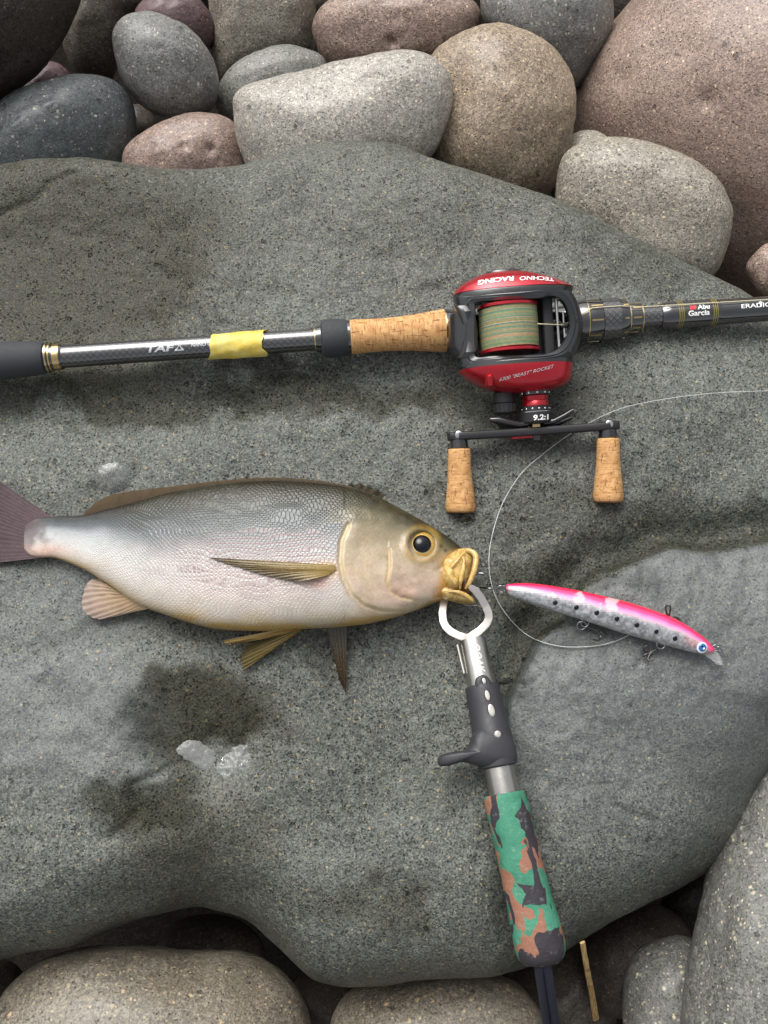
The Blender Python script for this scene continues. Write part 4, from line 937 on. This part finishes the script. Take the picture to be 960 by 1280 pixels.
for cx, cy, tip in ((-79, -119, -82.5), (110, -118.5, 105.5)):
    kb = tube('knob_cap', arm_pts([(cx, cy + 5.5, HZ), (cx, cy + 5, HZ), (cx, cy - 4, HZ), (cx, cy - 4.5, HZ), (cx, cy - 15, HZ), (cx, cy - 16.5, HZ)]), np.array([8, 12, 12.2, 11, 12, 10.5]) * S, blk_m, handle, up=EZ, seg=40, sharp=35)
    dome('bolt_head', L(cx, cy + 1.0, HZ + 11.6), EZ, 5 * S, 1.0 * S, steel_m, kb, 20, 6)
    k = np.array([0, .01, .03, .2, .45, .7, .9, .97, 1.0]); rr = np.array([10, 13.6, 14.2, 14.4, 15.4, 17.6, 19.2, 18.8, 16])
    tube('cork_knob', arm_pts([(cx + (tip - cx) * a, cy - 16 - 81 * a, HZ) for a in k]), rr * S, cork_m, handle, up=EZ, seg=44, sharp=60)
# print on the reel
def plate_surf(st):
    a = np.array(sorted(st), float)
    def f(x, y, lift):
        xl, xr, b, cz = (np.interp(y, a[:, 0], a[:, k]) for k in (1, 2, 3, 4))
        t_ = np.clip((x - (xl + xr) / 2) / ((xr - xl) / 2), -.97, .97)
        return L(x, y, cz + b * (1 - np.abs(t_) ** 2.3) ** (1 / 2.3) + lift)
    return f
ps = plate_surf(palm); hsf = plate_surf(hand)
lettering('lettering', 'TECHNO', lambda u, v: ps(48 - 43 * u, 60.5 + 4 * u * (1 - u) + 6.0 * (1 - v) + 2.6 * u, .7), white_m, plate, .2, .02)
lettering('lettering', 'RACING', lambda u, v: ps(-1 - 45 * u, 63.6 - 1.5 * u * u + 6.8 * (1 - v), .7), white_m, plate, .2, .04)
lettering('lettering', '6300 "BEAST" ROCKET', lambda u, v: hsf(-27 + 68 * u, -57 + 10 * u + 2 * u * u + 4.2 * v, .7), silver_p, plate2, .3, .0)
def on_dial(u, v):
    x = 14 + 20 * u; y = -107 + 7 * v
    return L(x, y, HZ + np.sqrt(np.clip(20.9 ** 2 - (x - 20) ** 2, 1, None)))
lettering('lettering', '9.2:1', on_dial, white_m, dr, .1, .03)

# ================================================================== fish grip
def gp(x, y, z): return P(np.asarray(x, float), np.asarray(y, float), np.asarray(z, float))
g_hi = max(float(SZ(x, y)[2]) for x, y in ((590, 800), (600, 850), (610, 900), (625, 960), (640, 1020), (650, 1080)))
GZ = lambda y: np.interp(y, [730, 800, 860, 1000, 1210], [g_hi + .011, g_hi + .0115, g_hi + .0125, g_hi + .0145, g_hi + .0135])
grip = thing('fish_grip', gp(625, 960, g_hi), 'steel fish gripper with black trigger and green camouflage handle clamped on the jaw', 'fish grip')
GS = mpp(gp(620, 950, .012))
t = NT('brushed_steel'); mp = t.n('Mapping'); t.l(t.uv(), mp.inputs[0]); mp.inputs['Scale'].default_value = (.1, 1, 1); n1 = t.noise(mp.outputs[0], 2200, 3); n2 = t.noise(t.obj(), 120, 4)
steel_b = t.set(color=t.mix(n1, c4((168, 166, 160)), c4((206, 204, 198))), metal=1.0, rough=t.lerp(n2, .3, .7, .24, .4), normal=t.bump(n1, .12, .0003))
jaw_m = plain('bead_blasted_steel', (214, 208, 202), .42, .75, .08, 300, bump=.1)
rub_m = plain('black_rubber', (50, 50, 54), .5, 0, .15, 400, bump=.15)
axis = lambda y: np.interp(y, [799, 993, 1085, 1180, 1204], [590, 630.5, 652, 674.5, 680])
def gtube(name, prof, mat, seg=48, ex=2.0, sharp=35, parent=grip, rbk=1.0):
    y = np.array([p[0] for p in prof], float); r = np.array([p[1] for p in prof], float)
    return tube(name, gp(axis(y), y, GZ(y)), r * GS, mat, parent, rb=r * GS * rbk, seg=seg, ex=ex, sharp=sharp)
gtube('tube', [(799, 12), (799, 17), (801, 17.6), (995, 18.6), (1010, 18.6)], steel_b)
def jaw(pts, zs, w=4.7):
    q0 = np.array(pts, float); s_ = np.r_[0, np.cumsum(np.hypot(*np.diff(q0, axis=0).T))]; g_ = np.linspace(0, s_[-1], 40); q = np.c_[np.interp(g_, s_, q0[:, 0]), np.interp(g_, s_, q0[:, 1])]; w = 5.0; z = np.interp(np.linspace(0, 1, 40), np.linspace(0, 1, len(zs)), zs)
    k = np.linspace(0, 1, 40); wd = w * (0.75 + .25 * sm(0, .12, k)) * np.r_[.7, np.ones(39)]
    return tube('jaw', gp(q[:, 0], q[:, 1], z), wd * GS, jaw_m, grip, rb=1.7 * GS, seg=36, ex=9, sharp=30)
zg = float(GZ(800))
jaw([(558, 743), (554.5, 753), (553, 766), (554, 777), (557.5, 784), (564, 790), (573, 794.5), (585, 798), (591, 803)], [zg - .004, zg - .001, zg + .001, zg + .0015, zg + .002, zg + .002, zg + .001])
jaw([(587, 733), (594, 738), (601, 747), (607, 758), (610.5, 766), (611, 773), (608, 780), (599, 789), (588, 796), (580, 804)], [zm + .010, zg + .011, zg + .006, zg + .004, zg + .003, zg + .0025, zg + .001])
bar_ = lambda name, a, b, r, mat, parent=grip, seg=16: tube(name, np.array([gp(*a), gp(*b)]), r * GS, mat, parent, seg=seg)
bar_('side_rail', (571.5, 806, zg + .002), (580, 842, zg + .003), 1.6, steel_b); bar_('side_rail', (616, 843, zg), (620, 866, zg), 1.8, steel_b)
gtube('trigger_sleeve', [(856, 17), (857, 21), (862, 22), (880, 22.5), (905, 23.5), (907, 24.2), (930, 25), (948, 25.2), (957, 24.6), (959, 20)], rub_m, 56)
pillow('trigger', [(592, 916), (604, 908), (630, 912), (643, 930), (645, 950), (634, 958), (612, 960), (595, 957), (578, 953), (562, 957), (549, 957), (548, 946), (560, 941), (578, 938), (586, 930)], float(GZ(940)) + .004, .0090, rub_m, grip, 6)
def on_grip(x, y, r, lift=0.3):
    """point on a grip cylinder of radius r px whose top is seen at (x, y)"""
    dx = x - axis(y); a = math.asin(max(-.95, min(.95, dx / r * .98)))
    return gp(axis(y), y, GZ(y)) + GS * (r + lift) * np.array([math.sin(a), 0.0, math.cos(a)]), np.array([math.sin(a), 0, math.cos(a)])
def disc(name, x, y, a_, b_, r, lift, h, mat, rot=0.2):
    p, n = on_grip(x, y, r, lift); u = np.cross([0, 1, 0], n); u /= np.linalg.norm(u); w = np.cross(n, u)
    th = np.linspace(0, 2 * np.pi, 28, endpoint=False); V = [p + n * h * GS]
    for k in (.6, .9, 1.0):
        hh = h * (1 if k < .7 else .85 if k < .95 else 0)
        X = a_ * k * np.cos(th); Y = b_ * k * np.sin(th)
        V += list(p + GS * ((X * math.cos(rot) - Y * math.sin(rot))[:, None] * u + (X * math.sin(rot) + Y * math.cos(rot))[:, None] * w + hh * n))
    F = [(0, 1 + j, 1 + (j + 1) % 28) for j in range(28)] + [tuple(1 + q for q in f[::-1]) for f in grid_faces(3, 28, True)]
    return build(name, V, F, mat, grip, None)
tab = disc('sleeve_tab', 602.5, 857, 10.5, 12.5, 17.6, -1.6, 4.4, rub_m)
for x, y, a_, b_ in ((603, 853, 2.6, 4.2), (607, 871, 3.2, 6.4), (612, 889.5, 4.2, 8)):
    disc('oval_hole', x, y, a_ + .9, b_ + .9, 22.3 if y > 860 else 19.5, .3, .5 if y > 860 else 1.6, plain('hole_rim', (24, 24, 26), .5) if 'hole_rim' not in bpy.data.materials else bpy.data.materials['hole_rim'])
    disc('steel_window', x, y, a_, b_, 22.3 if y > 860 else 19.5, .7, .9 if y > 860 else 1.9, jaw_m)
disc('rivet', 619.5, 918.5, 4.4, 4.4, 24.6, -.2, 1.8, jaw_m)
pl = plain('engraving', (228, 226, 220), .5, .5, .05)
def on_tube_text(u, v):
    out = []
    for a, b in zip(u, v):
        y = 807 + 36 * a; x = axis(y) + 7.5 - 11.5 * (1 - b) - 1
        out.append(on_grip(x, y, 18.1, .25)[0])
    return np.array(out)
lettering('engraving', 'OOAK', on_tube_text, pl, grip, 0, .03)
# camouflage handle
def camo():
    t = NT('camouflage_foam'); uv = t.uv(); mp = t.n('Mapping'); t.l(uv, mp.inputs[0]); mp.inputs['Location'].default_value = (.313, .127, 0)
    mpb = t.n('Mapping'); t.l(uv, mpb.inputs[0]); mpb.inputs['Location'].default_value = (.77, .41, 0)
    mpb.inputs['Scale'].default_value = (.8, 1.1, 1)
    a = t.noise(mp.outputs[0], 60, 2.4, .5, .7); b = t.noise(mpb.outputs[0], 60, 2.6, .5, .8); f = t.noise(t.obj(), 1500, 3); g = t.noise(t.obj(), 70, 3)
    gr = t.mix(t.ss(g, .3, .7), c4((50, 116, 92)), c4((72, 138, 112)))
    c = t.mix(t.ss(a, .525, .535), gr, c4((146, 102, 82))); c = t.mix(t.ss(b, .545, .555), c, c4((52, 48, 54)))
    c = t.mix(t.ss(f, .4, .7, 0, .2), c, (0.03, .03, .03, 1))
    sc_ = t.noise(t.obj(), 260, 4); c = t.mix(t.ss(sc_, .56, .74, 0, .3), c, c4((150, 160, 150)))
    return t.set(color=c, rough=.7, normal=t.bump(t.noise(t.obj(), 90, 4), .5, .003, t.bump(f, .4, .0004)), spec=.35)
gtube('camouflage_handle', [(992, 18.5), (991.5, 24), (993, 26), (997, 26.8), (1030, 26.3), (1085, 26.6), (1130, 28), (1160, 30), (1182, 30.6), (1193, 28.5), (1200, 24.5), (1204, 18), (1206, 8)], camo(), 64, 2.2, 70)
cord_m = plain('navy_cord', (38, 42, 58), .85, 0, .35, 1500, bump=.8)
e0 = float(GZ(1200))
for dx in (-5.2, 5.4):
    pts = np.array([gp(677 + dx * .6, 1199, e0), gp(679 + dx, 1212, e0 - .004), gp(683 + dx, 1240, e0 - .03), gp(688 + dx, 1275, e0 - .065), gp(694 + dx * 1.1, 1320, e0 - .10), gp(700 + dx, 1370, e0 - .14)])
    tube('lanyard', smooth_curve(pts, 40), 5.6 * GS, cord_m, grip, seg=18)

# ================================================================== lure
lure = thing('fishing_lure', SZ(760.0, 780.0), 'pink and silver minnow lure with black dots beside the fish grip', 'lure')
LT = [(120, 92), (130, 85), (200, 82), (300, 94), (450, 124), (600, 164), (720, 210), (800, 260), (840, 295), (856, 316)]
LB = [(120, 105), (132, 124), (190, 150), (260, 172), (380, 209), (520, 254), (640, 289), (740, 316), (800, 330), (846, 328)]
cv = lambda z: np.array([(a / 2.8235 + 590, b / 2.8235 + 700) for a, b in z])
lt = smooth_curve(cv(LT), 160); lb = smooth_curve(cv(LB), 160)
LZ = max(float(SZ(x, y)[2]) for x, y in ((700, 755), (760, 775), (820, 795), (860, 805))) + .0075
LS = mpp(P(760, 770, LZ))
def lure_body():
    pt, pb = P(lt[:, 0], lt[:, 1], LZ), P(lb[:, 0], lb[:, 1], LZ)
    ctr = (pt + pb) / 2; hv = (pt - pb) / 2; hl = np.linalg.norm(hv, axis=1); n, seg = 160, 64
    th = np.linspace(0, 2 * np.pi, seg, endpoint=False); rb = np.minimum(hl * .78, .0072)
    V = ctr[:, None] + hv[:, None] * np.cos(th)[None, :, None]; V[..., 2] += rb[:, None] * np.sin(th)[None]
    V = V.reshape(-1, 3); px, py = proj(V)
    v = np.repeat((1 - np.cos(th))[None] / 2, n, 0).ravel(); u = np.repeat(np.linspace(0, 1, n), seg)
    v = v + .02 * fbm(np.c_[px / 12, py / 12, px * 0], 3, 3)
    K = [0, .12, .26, .36, .46, .54, .62, .9, 1.0]
    C = [(232, 34, 62), (236, 36, 84), (238, 62, 130), (240, 130, 186), (214, 168, 188), (160, 160, 164), (140, 142, 146), (130, 132, 134), (170, 170, 168)]
    col = np.stack([np.interp(v, K, lin(C)[:, k]) for k in range(3)], 1)
    def st(m, rgb, a):
        nonlocal col
        k = (np.clip(m, 0, 1) * a)[:, None]; col = col * (1 - k) + lin(rgb) * k
    st(sm(.90, .97, u) * sm(.75, .6, v), (232, 40, 110), .8); st(np.exp(-((u - .89) / .05) ** 2 - ((v - .62) / .14) ** 2), (238, 120, 110), .7); st(sm(.97, 1.0, u), (226, 30, 110), 1); st(sm(.035, .0, u), (232, 40, 96), 1)
    nz = fbm(np.c_[px / 5, py / 5, px * 0], 3, 9)
    for x, y, r in ((726, 748, 7), (764, 756, 9), (735, 762, 5), (690, 744, 4)): st(sm(1.2, .8, np.hypot(px - x, py - y) / r + .5 * nz), (222, 206, 206), .6)
    st(sm(.10, .0, v) * sm(.4, .7, u) * (.5 + nz), (232, 100, 50), .6)
    t = NT('lure_foil'); a = t.attr('Col').outputs['Color']; f = t.attr('foil').outputs['Fac']; uv = t.uv()
    d, cc = t.vor(uv, .34, .25); s = t.n('SeparateColor'); t.l(cc, s.inputs[0])
    k = t.math('MULTIPLY', f, t.lerp(s.outputs[0], 0, 1, 0, .55)); c = t.mix(k, a, t.mix(s.outputs[1], c4((232, 234, 236)), c4((104, 108, 116))))
    wv = t.noise(t.obj(), 260, 4); c = t.mix(t.math('MULTIPLY', f, t.ss(wv, .4, .7, 0, .4)), c, c4((236, 236, 236)))
    t.set(color=c, rough=t.lerp(f, 0, 1, .22, .3), metal=t.math('MULTIPLY', f, .55), coat=1.0, coatr=.04, normal=t.bump(d, .15, .0006))
    F = [q[::-1] for q in grid_faces(n, seg, True)]
    N = n * seg; V = np.vstack([V, ctr[:1], ctr[-1:]]); F += [(N, j, (j + 1) % seg) for j in range(seg)] + [(N + 1, (n - 1) * seg + (j + 1) % seg, (n - 1) * seg + j) for j in range(seg)]
    pad = lambda q: np.r_[q, q[:1], q[-1:]]
    build('body', V, F, t.m, lure, None, col=np.vstack([col, col[:1], col[-1:]]), uv=np.c_[pad(px), pad(py)], attrs={'foil': pad(sm(.40, .56, v) * sm(.97, .9, u))})
    return V[:N], px, py, np.repeat(np.sin(th)[None], n, 0).ravel()
LV, Lx, Ly, Ls = lure_body(); _m = Ls > .02; LV, Lx, Ly = LV[_m], Lx[_m], Ly[_m]
def lure_top(px, py, lift=0.0):
    i = np.argmin((Lx - px) ** 2 + (Ly - py) ** 2); return P(px, py, LV[i, 2] + lift)
dot_m = plain('black_paint', (14, 14, 16), .25, 0, .1)
for a, b in ((295, 151), (369, 168), (441, 187), (512, 208), (582, 230), (651, 253), (717, 277)):
    dome('black_dot', lure_top(a / 2.8235 + 590, b / 2.8235 + 700, -.0002), (0, -.45, 1), 3.3 * LS, .0006, dot_m, lure, 16, 5)
le = lure_top(877.5, 809.5, -.0003); ln = np.array([.1, -.3, 1])
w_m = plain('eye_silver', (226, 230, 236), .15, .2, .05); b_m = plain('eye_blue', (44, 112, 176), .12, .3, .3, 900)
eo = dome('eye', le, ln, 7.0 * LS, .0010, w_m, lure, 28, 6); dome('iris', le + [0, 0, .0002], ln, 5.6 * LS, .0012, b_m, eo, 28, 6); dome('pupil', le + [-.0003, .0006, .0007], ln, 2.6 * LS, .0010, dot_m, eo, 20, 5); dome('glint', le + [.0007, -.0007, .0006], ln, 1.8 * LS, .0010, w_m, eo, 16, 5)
t = NT('clear_lip'); t.set(color=t.mix(t.noise(t.obj(), 300), (.8, .78, .8, 1), (.9, .9, .9, 1)), rough=.1, trans=.85, ior=1.45); lip_m = t.m
pillow('diving_lip', [(878, 815), (886, 809), (895, 812), (903, 826), (901, 832), (890, 826)], LZ - .002, .0011, lip_m, lure, 4)
wire_m = plain('hook_wire', (150, 150, 152), .25, 1.0, .1)
dwire_m = plain('dark_hook_wire', (92, 90, 88), .3, 1.0, .1)
def wire(name, pts, r, mat, parent, n=40, seg=8): return tube(name, smooth_curve(np.array(pts), n), r, mat, parent, seg=seg, sharp=None)
def ring3(name, c, r, tube_r, mat, parent, tilt=0.5, turns=1.0):
    th = np.linspace(0, 2 * np.pi * turns, 32); u = np.array([1, 0, 0]); v = np.array([0, math.cos(tilt), math.sin(tilt)])
    return tube(name, c + r * (np.cos(th)[:, None] * u + np.sin(th)[:, None] * v), tube_r, mat, parent, seg=8, sharp=None, up=(.13, .31, 1))
ring3('tail_loop', P(630, 735.5, LZ), .0016, .0004, wire_m, lure); ring3('split_ring', P(626, 736.5, LZ), .0026, .00045, wire_m, lure, .9, 2)
# tail hook, bedded in the fish's mouth
wire('tail_hook', [P(624, 736.5, LZ), P(612, 735.5, LZ + .003), P(600, 734.5, zm - .003), P(588, 735, zm - .003), P(580, 728, zm - .001), P(584, 719, zm + .004), P(596, 716.5, zm + .006), P(606, 717, zm + .007)], .0006, wire_m, lure)
wire('tail_hook', [P(600, 735.4, zm - .003), P(585, 740, zm - .004), P(576, 748, zm - .006), P(582, 756, zm - .008), P(597, 757, zm - .008)], .0006, wire_m, lure)
def treble(x, y, ang, z, k=1.0):
    """three bent wires around a shank, lying on the stone"""
    h = None
    for i, a in enumerate((ang - .9, ang + .1, ang + 1.1)):
        dx, dy = math.cos(a), math.sin(a); bx, by = math.cos(ang), math.sin(ang)
        q = [(0, 0, 0), (bx * 10, by * 10, -.0005), (bx * 17 + dx * 2, by * 17 + dy * 2, -.0008), (bx * 20 + dx * 7, by * 20 + dy * 7, -.0005), (bx * 15 + dx * 12, by * 15 + dy * 12, .0005), (bx * 9 + dx * 12, by * 9 + dy * 12, .0012)]
        pts = []
        for u, v, w in q:
            p = P(x + u * k, y + v * k, z + w); p[2] = max(p[2], SZ(x + u * k, y + v * k)[2] + .0007); pts.append(p)
        h = wire('treble_hook', pts, .00055, dwire_m, lure)
ring3('hook_hanger', P(731, 779, LZ - .002), .0022, .0004, wire_m, lure, .4); ring3('split_ring', P(727, 782, LZ - .003), .0028, .00045, wire_m, lure, .7, 2)
treble(728, 782, 0.30, LZ - .004, 1.15)
treble(826, 808, 2.6, LZ - .005, .9)
ring3('hook_hanger', P(826, 806, LZ - .002), .0024, .0005, wire_m, lure, .3)
wire('treble_hook', [P(838, 775, LZ - .002), P(834, 768, LZ + .001), P(832, 760, LZ + .003), P(835, 756, LZ + .004), P(838, 760, LZ + .004), P(836, 771, LZ + .001)], .0006, dwire_m, lure)
wire('treble_hook', [P(838, 772, LZ - .003), P(846, 772, LZ - .003), P(851, 778, LZ - .004)], .0006, dwire_m, lure)
ring3('split_ring', P(894, 810, LZ - .001), .0022, .00045, wire_m, lure, .8, 2)
wire('snap', [P(893, 809, LZ - .001), P(899, 809, LZ + .0005), P(903, 815, LZ - .001), P(905, 822, LZ - .002), P(901, 819, LZ - .002), P(896, 813, LZ - .001)], .00045, wire_m, lure)

# ================================================================== lines, reed, puddles
t = NT('clear_nylon'); t.set(color=t.mix(t.noise(t.obj(), 200), (.55, .56, .55, 1), (.68, .69, .67, 1)), rough=.15, trans=.35, ior=1.5); nylon_m = t.m
def rock_line(pts, lift, n=220):
    q = smooth_curve(np.array(pts, float)[:, :2], n); k = np.linspace(0, 1, n); z = np.interp(k, np.linspace(0, 1, len(pts)), [p[2] for p in pts])
    return SZ(q[:, 0], q[:, 1], 0.0) + (P(q[:, 0], q[:, 1], z + .0) - P(q[:, 0], q[:, 1], 0.0)) + [0, 0, lift]
tag(tube('leader_line', rock_line([(1010, 485, .003), (960, 489, .003), (900, 491.5, .003), (840, 498, .003), (780, 510, .003), (738, 528, .003), (705, 548, .002), (676, 570, .001), (650, 594, .001), (628, 630, .001), (615, 670, .002), (611, 705, .003), (617, 740, .004), (634, 770, .003),
     (662, 796, .001), (700, 808, .001), (740, 808, .001), (768, 802, .001), (790, 792, .001)], .0008), .00030, nylon_m, seg=8, sharp=None), 'thin clear leader line curling over the boulder beside the lure', 'fishing line')
zr = RZ
mp_ = [L(22, 8, 36), L(40, 8.5, 20), L(60, 9, 4)]
for x, dy, r in ((735, 4.0, 26.8), (770, 4.5, 26), (800, 4, 20), (845, 4.5, 18), (890, 4.5, 17.6), (960, 4.5, 16.2), (1100, 5, 16)):
    mp_.append(rp(np.float64(x)) + [0, dy * RS, math.sqrt(r * r - dy * dy) * RS + .0007])
tag(tube('main_line', np.array(mp_), .0003, plain('pale_braid', (206, 196, 160), .5), seg=8, sharp=None), 'pale braided line running from the spool along the rod', 'fishing line')
def reed():
    z = [-.02, -.05, -.09, -.125]; q = [(728, 1178), (734, 1212), (740, 1243), (745, 1274)]
    c = np.array([P(x, y, b) for (x, y), b in zip(q, z)]); s = mpp(c[1])
    t = NT('dry_reed'); mp = t.n('Mapping'); t.l(t.uv(), mp.inputs[0]); mp.inputs['Scale'].default_value = (.06, 1, 1); n = t.noise(mp.outputs[0], 1500, 3); m = t.noise(t.obj(), 90, 3)
    t.set(color=t.mix(t.ss(m, .5, .7, 0, .7), t.mix(t.ss(n, .35, .65), c4((166, 130, 78)), c4((216, 188, 132))), c4((96, 66, 36))), rough=.6, normal=t.bump(n, .5, .0005))
    cc = smooth_curve(c, 30); k = np.linspace(0, 1, 30)
    tag(tube('dry_reed', cc, (3.2 + 1.4 * k + .25 * np.sin(k * 40)) * s, t.m, rb=(1.6 + .6 * k) * s, seg=12, ex=2.6, sharp=50), 'dry straw coloured reed stuck in the gap beside the cord', 'reed')
reed()
def puddle(ol, label, lift=.0012, seed=1, clear=.8, rag=.00025):
    o = smooth_curve(np.array(ol, float), 150, True); c = o.mean(0)
    w = vnoise(np.c_[o / 7, o[:, :1] * 0], seed) * 2.2
    d = o - c; o = c + d * (1 + w / (np.linalg.norm(d, axis=1) + 4))[:, None]
    rings = np.linspace(0, 1, 26)[1:]
    g = np.vstack([c + (o - c) * r for r in rings]); pg = SZ(g[:, 0], g[:, 1])
    cf = np.linalg.lstsq(np.c_[pg[:, :2], np.ones(len(pg))], pg[:, 2], rcond=None)[0]
    V = []
    for r in np.r_[0, rings]:
        q = c + (o - c) * r; p = SZ(q[:, 0], q[:, 1]); p[:, 2] = p[:, :2] @ cf[:2] + cf[2] + lift * (1 - r ** 3) - .0006 * r ** 3 + rag * vnoise(np.c_[q / 5, q[:, :1] * 0], seed)
        V += [p.mean(0)] if r == 0 else list(p)
    F = [(0, 1 + (j + 1) % 150, 1 + j)[::-1] for j in range(150)] + [tuple(1 + i for i in f[::-1]) for f in grid_faces(len(rings), 150, True)]
    t = NT('shallow_water'); n = t.noise(t.obj(), 320, 3)
    t.set(color=t.mix(n, c4((196, 198, 196)), c4((216, 218, 216))), rough=.05, trans=clear, ior=1.33)  # pale grey base colour imitates sky glare on the water
    tag(build('puddle', V, F, t.m, sharp=None), label, 'puddle')
puddle([(219, 940), (222, 928), (234, 920), (248, 922), (258, 931), (268, 942), (272, 954), (264, 966), (252, 962), (240, 955), (228, 948)], 'small pale puddle in the dark damp hollow of the boulder', .0011, 3, .74)
puddle([(262, 962), (272, 950), (286, 940), (300, 926), (312, 912), (320, 916), (314, 934), (322, 950), (312, 966), (296, 972), (284, 984), (270, 978)], 'ragged shiny film of water beside the small pale puddle', .0008, 9, .8, .0007)
puddle([(120, 592), (132, 580), (150, 578), (166, 588), (168, 602), (156, 614), (140, 618), (126, 610)], 'round film of water beside the fish dorsal fin', .0014, 5, .9, 0.0)
